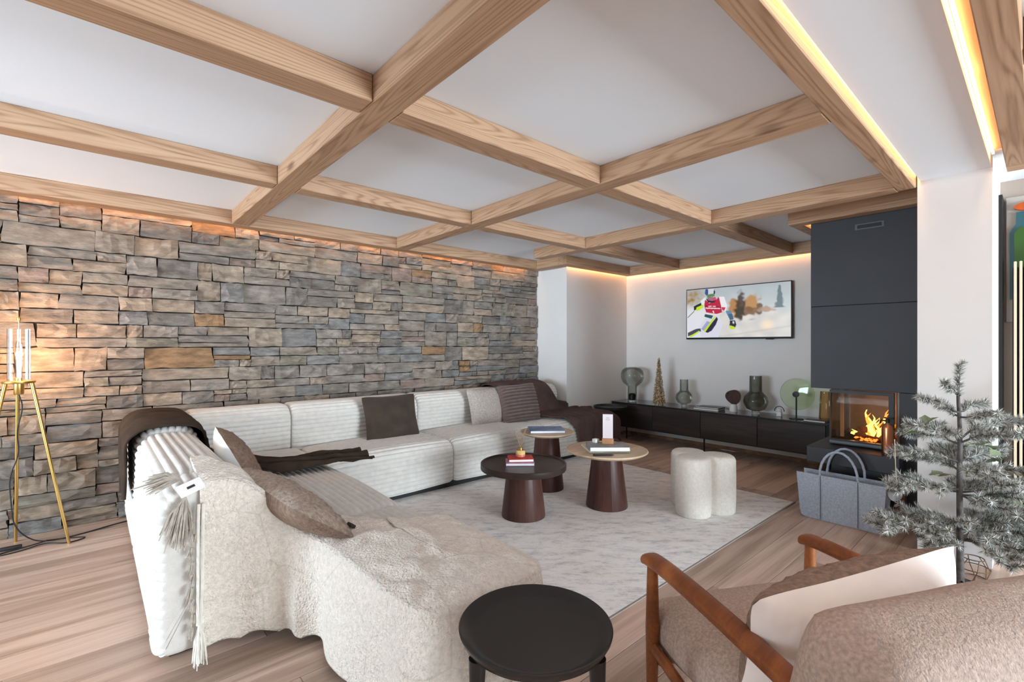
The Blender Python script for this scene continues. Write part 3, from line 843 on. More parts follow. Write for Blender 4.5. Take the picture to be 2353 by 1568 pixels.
# ================================================================== TABLES
def drum_table(label, c, top_r, top_z, th, base_r0, base_r1, topmat, rim, z0=.0068):
    """round top on a flared pedestal of staves"""
    t = thing('coffee_table', label, 'coffee table', (c[0], c[1], 0), group='round pedestal coffee tables')
    mb = MB()
    if rim: mb.lathe([(0, top_z - .030), (top_r - .03, top_z - .030), (top_r - .002, top_z - .045), (top_r, top_z - .040), (top_r, top_z - .003), (top_r - .004, top_z), (top_r - .012, top_z), (top_r - .016, top_z - .010), (top_r - .03, top_z - .014), (0, top_z - .014)], 72)
    else: mb.lathe([(0, top_z - th), (top_r - .035, top_z - th), (top_r - .008, top_z - th * .55), (top_r, top_z - th * .3), (top_r - .003, top_z - .002), (top_r - .012, top_z), (top_r - .016, top_z - .003), (0, top_z - .003)], 72)
    mb.build('table_top', topmat, t, local=True, angle=35)
    ns = 14; zt = top_z - (.030 if rim else th) - .0005
    for i in range(ns):
        m2 = MB(); vs = []
        for z_, r in ((z0, base_r0), (z0 + .01, base_r0 + .001), (zt, base_r1)):
            for k in range(5):
                a = 2 * PI * (i + (k / 4) * .992 + .004) / ns
                vs.append((r * math.cos(a), r * math.sin(a), z_))
            for k in range(4, -1, -1):
                a = 2 * PI * (i + (k / 4) * .992 + .004) / ns
                vs.append(((r - .022) * math.cos(a), (r - .022) * math.sin(a), z_))
        fs = [tuple(range(10))[::-1], tuple(range(20, 30))]
        for s in range(2): fs += [(s * 10 + k, s * 10 + (k + 1) % 10, s * 10 + 10 + (k + 1) % 10, s * 10 + 10 + k) for k in range(10)]
        m2.add(vs, fs).build('stave', 'wenge', t, local=True, angle=30)
    return t
drum_table('low dark wooden coffee table with a rimmed tray top', (2.45, 2.63), .325, .408, .03, .165, .125, 'wenge_top', True)
drum_table('pale oak topped coffee table on a dark pedestal carrying the white-card stand', (3.10, 2.345), .325, .462, .03, .165, .115, 'pale_oak', False)
drum_table('small pale oak topped table nearest the sofa carrying a blue book', (3.075, 2.99), .245, .52, .028, .150, .105, 'pale_oak', False)

def book(name, label, c, rz, wx, wy, h, cover, group=None, pages='paper'):
    t = thing(name, label, 'book', c, rz, group)
    MB().rbox(-wx / 2, wx / 2, -wy / 2, wy / 2, 0, .003, r=.001, seg=1).build('cover', cover, t, local=True, smooth=False)
    MB().rbox(-wx / 2, wx / 2, -wy / 2, wy / 2, h - .003, h, r=.001, seg=1).build('cover', cover, t, local=True, smooth=False)
    MB().box(-wx / 2, -wx / 2 + .003, -wy / 2, wy / 2, .003, h - .003).build('spine', cover, t, local=True, smooth=False)
    MB().box(-wx / 2 + .0035, wx / 2 - .004, -wy / 2 + .004, wy / 2 - .004, .0032, h - .0032).build('pages', pages, t, local=True, smooth=False)
    return t
zt = .408 - .0138
book('book', 'lilac-covered book, the lower one under the red book', (2.44, 2.66, zt), -.70, .215, .165, .020, 'book_lilac')
book('book', 'small red book lying under the reed diffuser', (2.46, 2.675, zt + .0205), -.64, .19, .15, .022, 'book_red')
zb = zt + .0205 + .0225
t = thing('reed_diffuser', 'glass reed diffuser with yellow and red label on the red book', 'diffuser', (2.47, 2.685, zb))
MB().lathe([(.0, .0), (.032, 0), (.036, .004), (.036, .040), (.030, .05), (0, .05)], 28).build('bottle', 'diffuser_red', t, local=True)
MB().lathe([(.0365, .020), (.0365, .0405), (.0305, .051), (.0305, .022)], 28, close=False).build('paper_label', 'diffuser_label', t, local=True)
MB().lathe([(0, .0505), (.016, .0505), (.016, .068), (.010, .070), (0, .070)], 20).build('neck', 'brass', t, local=True)
for i in range(8):
    a = i * .83; MB().tube([(.004 * math.cos(a), .004 * math.sin(a), .066), (.045 * math.cos(a), .045 * math.sin(a), .20 + .02 * math.sin(i * 2.1))], .0014, n=5).build('reed', 'reed', t, local=True)

zt = .462 - .003 + .0004
book('book', 'thin pale magazine under the grey book on the oak table', (3.10, 2.36, zt), -.62, .33, .26, .016, 'book_cream')
book('book', 'grey-covered hardback with white pages under the wooden block', (3.05, 2.30, zt + .0165), -.72, .31, .21, .034, 'book_grey')
t = thing('pen', 'black pen lying in front of the grey book', 'pen', (2.90, 2.20, zt))
MB().tube([(-.06, .055, .008), (.035, -.03, .008), (.045, -.04, .008)], [.0075, .0075, .003], n=10).build('barrel', 'black_lacquer', t, local=True)
MB().tube([(-.0605, .0554, .008), (-.072, .066, .008)], [.0078, .006], n=10).build('cap', 'black_metal', t, local=True)
zk = zt + .0165 + .0345
t = thing('card_stand', 'tall white card standing in a small wooden block on the grey book', 'card stand', (3.075, 2.315, zk), .645)
MB().rbox(-.022, .028, -.045, .045, 0, .042, r=.003).build('block', 'wood_block', t, local=True)
MB().rbox(-.0045, .0005, -.040, .040, .0425, .235, r=.001, seg=1).build('card', 'card', t, local=True)
MB().box(-.0062, -.0046, -.012, .012, .205, .208).box(-.0062, -.0046, -.018, .018, .195, .1965).box(-.0062, -.0046, -.014, .014, .188, .1895).build('printed_lines', 'grey_print', t, local=True, smooth=False)
tag(MB().rbox(3.02, 3.065, 2.39, 2.43, zk, zk + .03, r=.004).build('candle_cube', 'linen_white'), 'small white cube candle next to the wooden card block', 'candle')
zt = .52 - .003 + .0004
book('book', 'large blue-covered picture book on the small oak table', (3.075, 3.0, zt), -.66, .31, .24, .024, 'book_blue')

# dark tray table half hidden behind the end of the sofa
t = thing('tray_table', 'dark green-black low tray table beyond the mauve throw', 'side table', (5.10, 3.80, 0))
MB().lathe([(0, .46), (.20, .46), (.215, .466), (.22, .495), (.214, .497), (.208, .476), (0, .472)], 48).build('tray', 'dark_green', t, local=True)
MB().lathe([(0, .001), (.14, .001), (.14, .012), (.02, .018), (.018, .459), (0, .459)], 32).build('pedestal', 'black_metal', t, local=True)

# ottoman with four lobes
def clover(R, off, n=72):
    pts = []
    for i in range(n):
        a = 2 * PI * i / n; best = 0
        for k in range(3):
            th = 2 * PI * k / 3 - .93; cx, cy = off * math.cos(th), off * math.sin(th)
            b_ = cx * math.cos(a) + cy * math.sin(a); disc = b_ * b_ - (cx * cx + cy * cy - R * R)
            if disc >= 0: best = max(best, b_ + math.sqrt(disc))
        pts.append((best, a))
    return pts
cl = clover(.128, .133, 180)
mb = MB(); vs = []; prof = [(-.012, .0), (0, .012), (.004, .1), (.005, .25), (.003, .405), (-.006, .425), (-.022, .437), (-.06, .441), (-.25, .444)]
for o_, z_ in prof:
    for r, a in cl: vs.append((max(.002, r + o_) * math.cos(a), max(.002, r + o_) * math.sin(a), z_))
N = len(cl); fs = [tuple(range(N))[::-1], tuple((len(prof) - 1) * N + i for i in range(N))]
for s in range(len(prof) - 1): fs += [(s * N + i, s * N + (i + 1) % N, (s + 1) * N + (i + 1) % N, (s + 1) * N + i) for i in range(N)]
ott = thing('clover_ottoman', 'white boucle ottoman with a three-lobed clover outline on the rug', 'ottoman', (3.56, 1.80, .0068))
mb.add(vs, fs).build('upholstery', 'boucle_white', ott, local=True, angle=80)

# ================================================================== BLACK TRAY STOOL
t = thing('tray_side_table', 'small black round side table with a raised rim and tapered legs', 'side table', (.965, .985, 0))
RT = .222; ZT = .47
MB().lathe([(0, ZT - .014), (RT - .05, ZT - .016), (RT - .012, ZT - .006), (RT - .002, ZT + .012), (RT, ZT + .020), (RT - .003, ZT + .022), (RT - .010, ZT + .018), (RT - .026, ZT + .004), (RT - .045, ZT), (0, ZT)], 96).build('tray_top', 'black_lacquer', t, local=True, angle=50)
for k in range(3):
    a = [YAW + PI / 2 + .62, YAW - PI / 2 - .62, YAW][k] + (PI if k < 2 else 0)
    a = [2.42, -.62 - .12, .84][k] if k < 2 else .84
    a = [YAW + 2.15, YAW - 2.15, YAW][k]
    d = Vector((math.cos(a), math.sin(a), 0))
    MB().tube([d * (RT - .030) + Vector((0, 0, ZT - .013)), d * (RT - .028) + Vector((0, 0, ZT - .10)), d * (RT - .015) + Vector((0, 0, .0))], [.024, .020, .013], n=16).build('leg', 'black_lacquer', t, local=True)

# ================================================================== ARMCHAIR (seen from behind)
FD = Vector((.46, .89, 0)).normalized(); RD = Vector((FD.y, -FD.x, 0))
FC = Vector((1.647, .709, 0))
ch = thing('lounge_chair', 'teak-framed lounge chair with beige boucle cushions, back to the viewer', 'armchair', (FC - FD * .32)[:])
def cp(a, f, z): return FC + RD * a + FD * f + Vector((0, 0, z))    # across, forward, up
def oriented_box(a0, a1, f0, f1, z0, z1, r):
    mb = MB().rbox(a0, a1, f0, f1, z0, z1, r=r, seg=4)
    mb.v = [tuple(cp(*v)) for v in mb.v]; return mb
for s in (-1, 1):
    a = s * .315
    arm = [cp(a, .025, .592), cp(a, .0, .600), cp(a, -.10, .605), cp(a, -.30, .600), cp(a, -.55, .585), cp(a, -.76, .565)]
    mb = MB().tube(smooth_path(arm, 2), .0001, n=4); mb = MB()
    P = smooth_path(arm, 2); k = len(P)
    vs = []; fs = []
    for i, p in enumerate(P):
        q = i / (k - 1); wd = (.016 + .016 * smoothstep(0, .12, q)) * (1 - .15 * smoothstep(.7, 1, q)); hh = .013 + .006 * smoothstep(0, .15, q)
        if i == 0: wd *= .55; hh *= .5
        for j in range(16):
            th = 2 * PI * j / 16; cx = abs(math.cos(th)) ** .7 * (1 if math.cos(th) > 0 else -1); sy = abs(math.sin(th)) ** .8 * (1 if math.sin(th) > 0 else -1)
            vs.append(p + RD * cx * wd + Vector((0, 0, sy * hh)))
    for i in range(k - 1): fs += [(i * 16 + j, i * 16 + (j + 1) % 16, (i + 1) * 16 + (j + 1) % 16, (i + 1) * 16 + j) for j in range(16)]
    fs += [tuple(range(16))[::-1], tuple((k - 1) * 16 + j for j in range(16))]
    mb.add(vs, fs).build('armrest', 'teak', ch)
    MB().tube([cp(a, -.005, .59), cp(a, -.005, .38), cp(a, .0, .0)], [.0165, .0225, .014], n=16).build('front_leg', 'teak', ch)
    MB().tube([cp(a, -.60, .575), cp(a, -.63, .30), cp(a, -.70, .0)], [.016, .021, .013], n=16).build('rear_leg', 'teak', ch)
    MB().tube([cp(a, -.01, .32), cp(a, -.60, .23)], [.014, .014], n=10, flat=1.6).build('side_rail', 'teak', ch)
MB().tube([cp(-.30, -.02, .285), cp(.30, -.02, .285)], .014, n=10, flat=1.7).build('front_rail', 'teak', ch)
MB().tube([cp(-.30, -.60, .225), cp(.30, -.60, .225)], .014, n=10, flat=1.7).build('rear_rail', 'teak', ch)
def soft_box(a0, a1, f0, f1, z0, z1, r, nb=10, puff=.02, seed=0, tilt=0, pf_=0):
    bm = bmesh.new(); bmesh.ops.create_cube(bm, size=1)
    bmesh.ops.subdivide_edges(bm, edges=bm.edges[:], cuts=nb, use_grid_fill=True)
    hx, hy, hz = (a1 - a0) / 2, (f1 - f0) / 2, (z1 - z0) / 2
    mb = MB(); vs = []
    for v in bm.verts:
        p = Vector((v.co.x * 2 * hx, v.co.y * 2 * hy, v.co.z * 2 * hz))
        q = Vector((max(-hx + r, min(hx - r, p.x)), max(-hy + r, min(hy - r, p.y)), max(-hz + r, min(hz - r, p.z))))
        d = p - q
        if d.length > 1e-6: p = q + d.normalized() * r
        u, w_, s_ = p.x / hx, p.y / hy, p.z / hz
        p += Vector((u * (1 - w_ * w_) * (1 - s_ * s_), w_ * (1 - u * u) * (1 - s_ * s_), s_ * (1 - u * u) * (1 - w_ * w_))) * puff
        p += Vector((nz(p.x * 7, p.y * 7, seed), nz(p.y * 7, p.z * 7, seed + 3), nz(p.z * 7, p.x * 7, seed + 7))) * .006
        c, s2 = math.cos(tilt), math.sin(tilt)
        yy, zz = p.y, p.z
        p = Vector((p.x, yy * c + zz * s2, -yy * s2 + zz * c))
        vs.append(cp((a0 + a1) / 2 + p.x, (f0 + f1) / 2 + p.y, (z0 + z1) / 2 + p.z))
    bm.verts.index_update()
    mb.add(vs, [[v.index for v in f.verts] for f in bm.faces]); bm.free(); return mb
soft_box(-.285, .285, -.56, .09, .285, .452, .06, seed=1, tilt=.05).build('seat_cushion', 'boucle_beige', ch, angle=180)
soft_box(-.375, .345, -.78, -.56, .27, .785, .070, nb=12, seed=4, tilt=-.22).build('back_cushion', 'boucle_beige', ch, angle=180)
# loose cushion on the chair
t = thing('throw_cushion', 'blush-white cushion with brown fleece front on the lounge chair', 'cushion', cp(0.02, -.40, .565)[:])
m4 = frame_mat((0, 0, 0), RD * -1 + Vector((0, 0, -.10)), Vector((0, 0, 1)) - FD * .30) @ Matrix.Rotation(PI, 4, 'Z')
pillow(.66, .36, .22, half=1, rough=.014, seed=21, nu=40, nv=30).xform(m4).build('fleece_front', 'fleece_brown', t, local=True, angle=80)
pillow(.66, .36, .24, half=2, seed=21, nu=30, nv=24).xform(m4).build('cotton_back', 'linen_blush', t, local=True, angle=80)
MB().rbox(.30, .335, -.004, .004, -.06, -.02, r=.002, seg=1).xform(m4).build('care_tag', 'leather_tag', t, local=True)

# ================================================================== FLOOR LAMP
LX, LY = -.345, 4.30
lamp = thing('tripod_lamp', 'brass tripod floor lamp with a tall clear glass cylinder', 'floor lamp', (LX, LY, 0))
MB().lathe([(0, 1.056), (.074, 1.056), (.077, 1.060), (.077, 1.068), (.074, 1.071), (0, 1.071)], 40).build('plate', 'brass', lamp, local=True)
for k, a in enumerate((-.30, PI - .25, PI / 2 + .15)):
    d = Vector((math.cos(a), math.sin(a), 0)); L = .245 if k < 2 else .21
    MB().tube([d * .062 + Vector((0, 0, 1.056)), d * L], [.0105, .0085], n=12).build('leg', 'brass', lamp, local=True)
MB().lathe([(0, .985), (.020, .985), (.024, .99), (.024, 1.055), (0, 1.055)], 24).build('socket', 'brass', lamp, local=True)
MB().lathe([(.0535, 1.072), (.0535, 1.40)], 40, close=False).build('glass_cylinder', 'clear_glass', lamp, local=True)
MB().lathe([(0, 1.0715), (.016, 1.0715), (.016, 1.09), (0, 1.09)], 20).build('bulb_base', 'brass', lamp, local=True)
MB().lathe([(.012, 1.0905), (.017, 1.10), (.017, 1.30), (.010, 1.325), (0, 1.33)], 20, close=False).build('bulb', 'clear_glass', lamp, local=True)
for k in range(4):
    a = k * PI / 2; MB().tube([(.006 * math.cos(a), .006 * math.sin(a), 1.095), (.008 * math.cos(a), .008 * math.sin(a), 1.20)], .0028, n=6).build('filament', 'filament', lamp, local=True)
MB().tube([(0, 0, 1.331), (0, 0, 1.45)], .002, n=6).build('stem', 'brass', lamp, local=True)
MB().lathe([(0, 1.445), (.006, 1.447), (.010, 1.462), (.006, 1.475), (0, 1.478)], 16).build('finial', 'brass', lamp, local=True)
pl = bpy.data.lights.new('bulb_light', 'POINT'); pl.energy = 9.0; pl.color = (1, .50, .18); pl.shadow_soft_size = .02
po = bpy.data.objects.new('bulb_light', pl); COL.objects.link(po); po.parent = lamp; po.location = (0, 0, 1.24)
cd = thing('lamp_cord', 'black lamp cord hanging from the socket and looping on the floor', 'cord', (LX, LY, 0))
pts = [(LX, LY, .984), (LX + .02, LY + .005, .90), (LX - .015, LY + .04, .75), (LX + .0, LY + .05, .60), (LX - .05, LY + .06, .46), (LX - .04, LY + .06, .30), (LX - .03, LY + .06, .14), (LX + .05, LY + .06, .03), (LX + .14, LY + .05, .0045), (LX + .30, LY + .08, .0045), (LX + .44, LY + .15, .0045), (LX + .58, LY + .19, .0045), (LX + .75, LY + .21, .0045)]
MB().tube(smooth_path(pts, 3), .0040, n=6).build('cord', 'cord_black', cd)
loop = [(LX + .13, LY + .055, .013), (LX + .02, LY + .02, .006), (LX - .08, LY + .0, .0045), (LX - .10, LY - .05, .0045), (LX + .02, LY - .03, .0045), (LX + .12, LY + .02, .0125), (LX + .22, LY - .07, .0045), (LX + .33, LY - .02, .0045), (LX + .26, LY + .035, .0045), (LX + .12, LY + .03, .0215)]
MB().tube(smooth_path(loop, 3), .0040, n=6).build('cord', 'cord_black', cd)
MB().rbox(LX - .09, LX + .01, LY + .035, LY + .065, .001, .022, r=.006).build('switch', 'cord_black', cd)

# ================================================================== TELEVISION
TY0, TY1, TZ0, TZ1 = 1.863, 3.111, 1.368, 2.016
tv = thing('television', 'flat wall-mounted television showing a slalom skier in a red bib', 'television', (XT - .05, (TY0 + TY1) / 2, TZ0))
MB().rbox(XT - .070, XT - .032, TY0, TY1, TZ0, TZ1, r=.004).build('casing', 'black_metal', tv)
MB().box(XT - .0315, XT - .001, TY0 + .35, TY1 - .35, TZ0 + .15, TZ1 - .15).build('wall_bracket', 'black_metal', tv, smooth=False)
MB().rbox(XT - .066, XT - .040, 2.06, 2.14, TZ0 - .008, TZ0 - .0002, r=.002, seg=1).build('sensor', 'black_metal', tv)
def cvt(x, y):
    u = (x - 187) / 1878.; top = 365 - 160 * u; bot = 1240 - 15 * u
    return (u, (y - top) / (bot - top))
def srgb(c): return tuple((v / 255 / 12.92) if v / 255 <= .04045 else ((v / 255 + .055) / 1.055) ** 2.4 for v in c)
def lerp3(a, b_, t): return tuple(a[i] + (b_[i] - a[i]) * t for i in range(3))
shapes = []   # skier, drawn back to front, in the pixels of an enlargement of the screen
def S(c, *pts): shapes.append((srgb(c), [cvt(*p) for p in pts]))
S((214, 214, 228), (560, 880), (830, 800), (900, 1000), (820, 1230), (480, 1225), (430, 1060))      # legs
S((160, 160, 200), (600, 930), (690, 960), (560, 1120), (480, 1080))
S((22, 80, 92), (560, 800), (720, 830), (690, 890), (545, 850))
S((235, 232, 235), (830, 480), (930, 480), (985, 640), (960, 760), (890, 720), (850, 600))           # left arm
S((200, 40, 80), (880, 670), (960, 680), (930, 740), (890, 720))
S((100, 135, 165), (955, 740), (1060, 740), (1105, 900), (1040, 920), (985, 810))
S((60, 100, 130), (1000, 800), (1085, 800), (1105, 900), (1040, 920))
S((24, 28, 44), (1035, 920), (1130, 920), (1155, 1000), (1130, 1060), (1030, 1030))
S((190, 220, 40), (1035, 1010), (1125, 1040), (1130, 1085), (1060, 1085), (1030, 1060))
S((200, 210, 220), (1085, 940), (1115, 935), (1120, 975), (1090, 985))
S((225, 228, 232), (470, 560), (570, 480), (590, 620), (520, 650), (470, 620))                       # right arm
S((28, 34, 34), (330, 660), (480, 590), (490, 640), (380, 720), (335, 735))
S((196, 224, 30), (385, 680), (530, 620), (520, 680), (420, 740), (375, 740))
S((120, 130, 70), (200, 860), (340, 735), (352, 745), (205, 880))
S((186, 24, 62), (560, 530), (640, 600), (760, 560), (830, 480), (870, 640), (890, 770), (790, 800), (580, 770), (545, 640))  # bib
S((150, 12, 50), (560, 640), (870, 660), (875, 690), (560, 670))
S((235, 190, 205), (620, 650), (690, 645), (690, 668), (622, 668)); S((235, 190, 205), (710, 650), (775, 650), (772, 668), (712, 668))
S((240, 205, 215), (570, 680), (860, 690), (855, 708), (575, 702))
S((255, 240, 245), (712, 745), (735, 740), (740, 785), (722, 785), (722, 760), (712, 762))             # the number 1
S((245, 220, 225), (575, 785), (790, 808), (885, 780), (885, 790), (790, 822), (575, 800))
S((210, 70, 110), (690, 500), (760, 480), (790, 540), (700, 570))
S((60, 24, 50), (580, 520), (620, 590), (740, 590), (780, 540), (700, 560), (620, 520))
S((150, 110, 120), (600, 490), (720, 480), (700, 560), (620, 545))                                     # chin
S((40, 80, 140), (570, 340), (620, 335), (620, 430), (590, 460), (555, 420))                            # helmet
S((205, 210, 215), (618, 340), (735, 335), (740, 420), (625, 430))
S((40, 52, 70), (735, 345), (758, 380), (755, 440), (725, 420))
S((90, 130, 80), (590, 440), (740, 425), (750, 470), (610, 490))                                        # goggles
S((38, 24, 60), (700, 960), (790, 850), (812, 900), (770, 1000), (690, 1110), (610, 1150), (560, 1130))  # near ski
S((188, 224, 40), (530, 1120), (740, 850), (778, 850), (570, 1130))
S((70, 66, 80), (205, 1150), (380, 1075), (470, 1070), (480, 1120), (210, 1215))                         # far ski
S((188, 224, 40), (215, 1225), (440, 1110), (460, 1125), (290, 1225))
def inside(poly, x, y):
    c = False; j = len(poly) - 1
    for i in range(len(poly)):
        if (poly[i][1] > y) != (poly[j][1] > y) and x < (poly[j][0] - poly[i][0]) * (y - poly[i][1]) / (poly[j][1] - poly[i][1]) + poly[i][0]: c = not c
        j = i
    return c
boxes = [(c, p, min(q[0] for q in p), max(q[0] for q in p), min(q[1] for q in p), max(q[1] for q in p)) for c, p in shapes]
def tv_colour(u, v):
    for c, p, a0, a1, b0, b1 in reversed(boxes):
        if a0 <= u <= a1 and b0 <= v <= b1 and inside(p, u, v): return c
    n = nz(u * 9, v * 6, 3); n2 = nz(u * 26, v * 16, 8)
    sky = lerp3(srgb((172, 182, 186)), srgb((205, 212, 214)), v * 1.6 + .2 * n)
    snow = lerp3(srgb((196, 196, 196)), srgb((226, 222, 216)), .5 + .6 * n)
    c = lerp3(sky, snow, smoothstep(.42, .58, v + .05 * n))
    if u < .24: c = lerp3(c, srgb((222, 222, 230)), smoothstep(.2, .5, v))
    k = smoothstep(.20, .02, math.hypot((u - .04) / 1.0, (v - .16) * .7)) * (.7 + .6 * n2)
    c = lerp3(c, srgb((158, 118, 50)), max(0, min(1, k)))
    for (cx, cy, rx, ry, col) in ((.50, .42, .075, .24, (178, 122, 60)), (.66, .36, .09, .20, (186, 134, 70)), (.60, .50, .13, .13, (120, 84, 50)), (.555, .38, .055, .30, (64, 46, 30)), (.545, .55, .05, .14, (58, 56, 44)), (.73, .46, .035, .16, (104, 84, 62)), (.80, .48, .10, .06, (176, 150, 130))):
        d = math.hypot((u - cx) / rx, (v - cy) / ry) + .35 * n2 + .2 * n
        c = lerp3(c, srgb(col), .92 * smoothstep(1.05, .55, d))
    tw = .012 + max(0, v - .06) * .11                                     # dark fir on the right
    if v < .46 and v > .05:
        d = abs(u - .905 + .004 * n) / (tw * (.7 + .5 * (n2 + .5)))
        c = lerp3(c, srgb((82, 104, 110)), .85 * smoothstep(1.0, .45, d))
    if .60 < v < .70: c = lerp3(c, srgb((150, 148, 148)), .6 * smoothstep(.05, 0, abs(u - .66)) * smoothstep(.03, 0, abs(v - .66 - .02 * n)))
    c = lerp3(c, srgb((255, 226, 190)), .8 * smoothstep(.09, 0, math.hypot(u - .80, (v - .78) * .55)))
    if u > .32: c = lerp3(c, srgb((178, 178, 176)), .4 * smoothstep(.035, 0, abs(v - (.98 - (u - .38) * .28))))
    return c
GW, GH = 300, 168; bz = .010; bzb = .022
gy = lambda i: TY1 - bz - (TY1 - TY0 - 2 * bz) * i / GW
gz = lambda j: TZ1 - bz - (TZ1 - TZ0 - bz - bzb) * j / GH
vs = [(XT - .0706, gy(i), gz(j)) for i in range(GW + 1) for j in range(GH + 1)]
fs = [(i * (GH + 1) + j, i * (GH + 1) + j + 1, (i + 1) * (GH + 1) + j + 1, (i + 1) * (GH + 1) + j) for i in range(GW) for j in range(GH)]
scr = MB().add(vs, fs).build('screen', 'screen_picture', tv, smooth=False, fixn=False)
ca = scr.data.color_attributes.new('Col', 'FLOAT_COLOR', 'POINT')
flat = []
for i in range(GW + 1):
    for j in range(GH + 1): flat += [*tv_colour(i / GW, j / GH), 1.0]
ca.data.foreach_set('color', flat)

# ================================================================== LOW CABINET AND ITS ORNAMENTS
CX0, CX1, CY0, CY1, CB, CT = 5.42, 5.845, 1.43, 4.03, .178, .515
cab = thing('media_cabinet', 'long low dark wood media cabinet with a smoked glass top under the television', 'cabinet', ((CX0 + CX1) / 2, (CY0 + CY1) / 2, 0))
MB().rbox(CX0 + .02, CX1, CY0, CY1, CB, CT - .008, r=.003, seg=1).build('carcass', 'black_metal', cab)
n = 4; dw = (CY1 - CY0 - .02) / n
for i in range(n):
    y0 = CY0 + .01 + dw * i
    o = MB().rbox(-.009, .009, -dw / 2 + .002, dw / 2 - .002, -(CT - CB - .03) / 2, (CT - CB - .03) / 2, r=.002, seg=1).build('door', 'cabinet_wood', cab, local=True)
    o.location = Vector((CX0 + .010, y0 + dw / 2, (CT + CB) / 2 - .004)) - cab.location
MB().rbox(CX0, CX1, CY0, CY1, CT - .0075, CT, r=.002, seg=1).build('glass_top', 'top_glass', cab)
for yy, xx in ((CY0 + .06, CX1 - .08), ((CY0 + CY1) / 2, CX0 + .10), (CY1 - .18, CX0 + .12)):
    MB().tube([(xx, yy, .0005), (xx, yy, CB)], .009, n=10).build('leg', 'black_metal', cab)
T = CT + .0006
def lathe_thing(name, label, cat, c, parts, n=40):
    t = thing(name, label, cat, c)
    for nm, prof, mt in parts: MB().lathe(prof, n, close=False).build(nm, mt, t, local=True, angle=50)
    return t
def wall(prof, th=.003):
    """give a lathe outline an inner wall"""
    return prof + [(max(0, r - th), z) for r, z in prof[::-1]]
v1 = [(.0, .0), (.062, 0), (.064, .006), (.064, .30)]
head = [(.064, .225)] + [(.064 + .071 * math.sin(PI * k / 10) ** .8, .225 + .245 * k / 10) for k in range(1, 10)] + [(.07, .487)]
outline = [(0, .020), (.060, .020), (.062, .03), (.062, .20), (.085, .225), (.130, .262), (.154, .325), (.153, .385), (.136, .432), (.10, .462), (.05, .472), (0, .473)]
lathe_thing('mushroom_vase', 'grey smoked glass lamp-like vase with a wide round head', 'vase', (5.60, 3.80, T), [('glass_body', outline, 'smoke_glass'), ('foot', [(0, 0), (.064, 0), (.064, .018), (0, .0195)], 'clear_glass'), ('lining', [(0, .022), (.045, .022), (.05, .09), (.035, .11), (0, .115)], 'black_lacquer')])
o2 = [(0, .025), (.040, .028), (.075, .045), (.098, .085), (.102, .115), (.092, .155), (.065, .185), (.052, .20), (.050, .34)]
lathe_thing('bottle_vase', 'small grey smoked glass vase with round belly and straight neck', 'vase', (5.64, 3.055, T), [('glass_body', o2, 'smoke_glass'), ('foot', [(0, 0), (.032, 0), (.034, .02), (.03, .0245), (0, .0245)], 'clear_glass')])
k3 = 1.26
lathe_thing('bottle_vase', 'large dark smoked glass vase with round belly and tall neck', 'vase', (5.64, 2.185, T), [('glass_body', [(r * k3, z * k3) for r, z in o2], 'dark_glass'), ('foot', [(0, 0), (.040, 0), (.043, .025), (.038, .031), (0, .031)], 'clear_glass')])
# golden cone tree made of scales
t = thing('cone_tree', 'slim golden decorative cone tree', 'ornament', (5.52, 3.34, T))
MB().lathe([(0, 0), (.060, 0), (.055, .03), (.004, .615), (0, .62)], 20).build('core', 'gold_glitter', t, local=True)
mb = MB(); rnd = random.Random(3)
for i in range(620):
    h = rnd.random() ** 1.25; a = rnd.uniform(0, 2 * PI); r = .070 * (1 - h * .93); z_ = .01 + .60 * h
    c = Vector((r * math.cos(a), r * math.sin(a), z_)); tg = Vector((-math.sin(a), math.cos(a), 0)); ou = Vector((math.cos(a), math.sin(a), rnd.uniform(-.2, .9))).normalized()
    s = rnd.uniform(.014, .026) * (1 - .5 * h)
    mb.add([c - tg * s * .6, c + ou * s, c + tg * s * .6, c + Vector((0, 0, s))], [(0, 1, 2), (0, 2, 3), (1, 3, 2), (0, 3, 1)])
o = mb.build('scales', 'gold_glitter', t, local=True, smooth=False); o['kind'] = 'stuff'
book('book', 'flat grey picture book on the cabinet, lower of the two', (5.58, 2.70, T), PI / 2 + .06, .30, .20, .020, 'book_grey')
book('book', 'slim dark-covered book lying on the grey picture book', (5.59, 2.69, T + .0205), PI / 2 + .02, .28, .19, .014, 'graphite')
t = thing('agate_sculpture', 'round brown agate slice on a white block', 'ornament', (5.63, 2.43, T))
MB().lathe([(0, 0), (.042, 0), (.045, .01), (.038, .085), (0, .09)], 24).build('base', 'white_ceramic', t, local=True)
mb = MB(); vs = []
for s in (-.012, .012):
    for i in range(28):
        a = 2 * PI * i / 28; r = .086 + .006 * math.sin(3 * a + 1); vs.append((s, r * math.cos(a), .172 + r * .98 * math.sin(a)))
mb.add(vs, [tuple(range(28))[::-1], tuple(range(28, 56))] + [(i, (i + 1) % 28, 28 + (i + 1) % 28, 28 + i) for i in range(28)]).build('agate_slice', 'agate', t, local=True, angle=30)
t = thing('arch_clock', 'small white ornament with a thin black arch over it', 'ornament', (5.62, 1.93, T))
MB().rbox(-.022, .022, -.024, .024, 0, .05, r=.006).build('block', 'white_ceramic', t, local=True)
MB().lathe([(0, .050), (.02, .052), (.027, .068), (.02, .084), (0, .088)], 20).build('knob', 'white_ceramic', t, local=True)
MB().tube([(0, .048 * math.cos(a), .055 + .055 * math.sin(a)) for a in [PI * k / 14 for k in range(15)]], .004, n=8).build('arch', 'black_metal', t, local=True)
t = thing('disc_lamp', 'table lamp with a green glass disc and black stem', 'lamp', (5.56, 1.745, T))
MB().lathe([(0, 0), (.066, 0), (.066, .005), (.01, .008), (0, .008)], 32).build('base', 'black_metal', t, local=True)
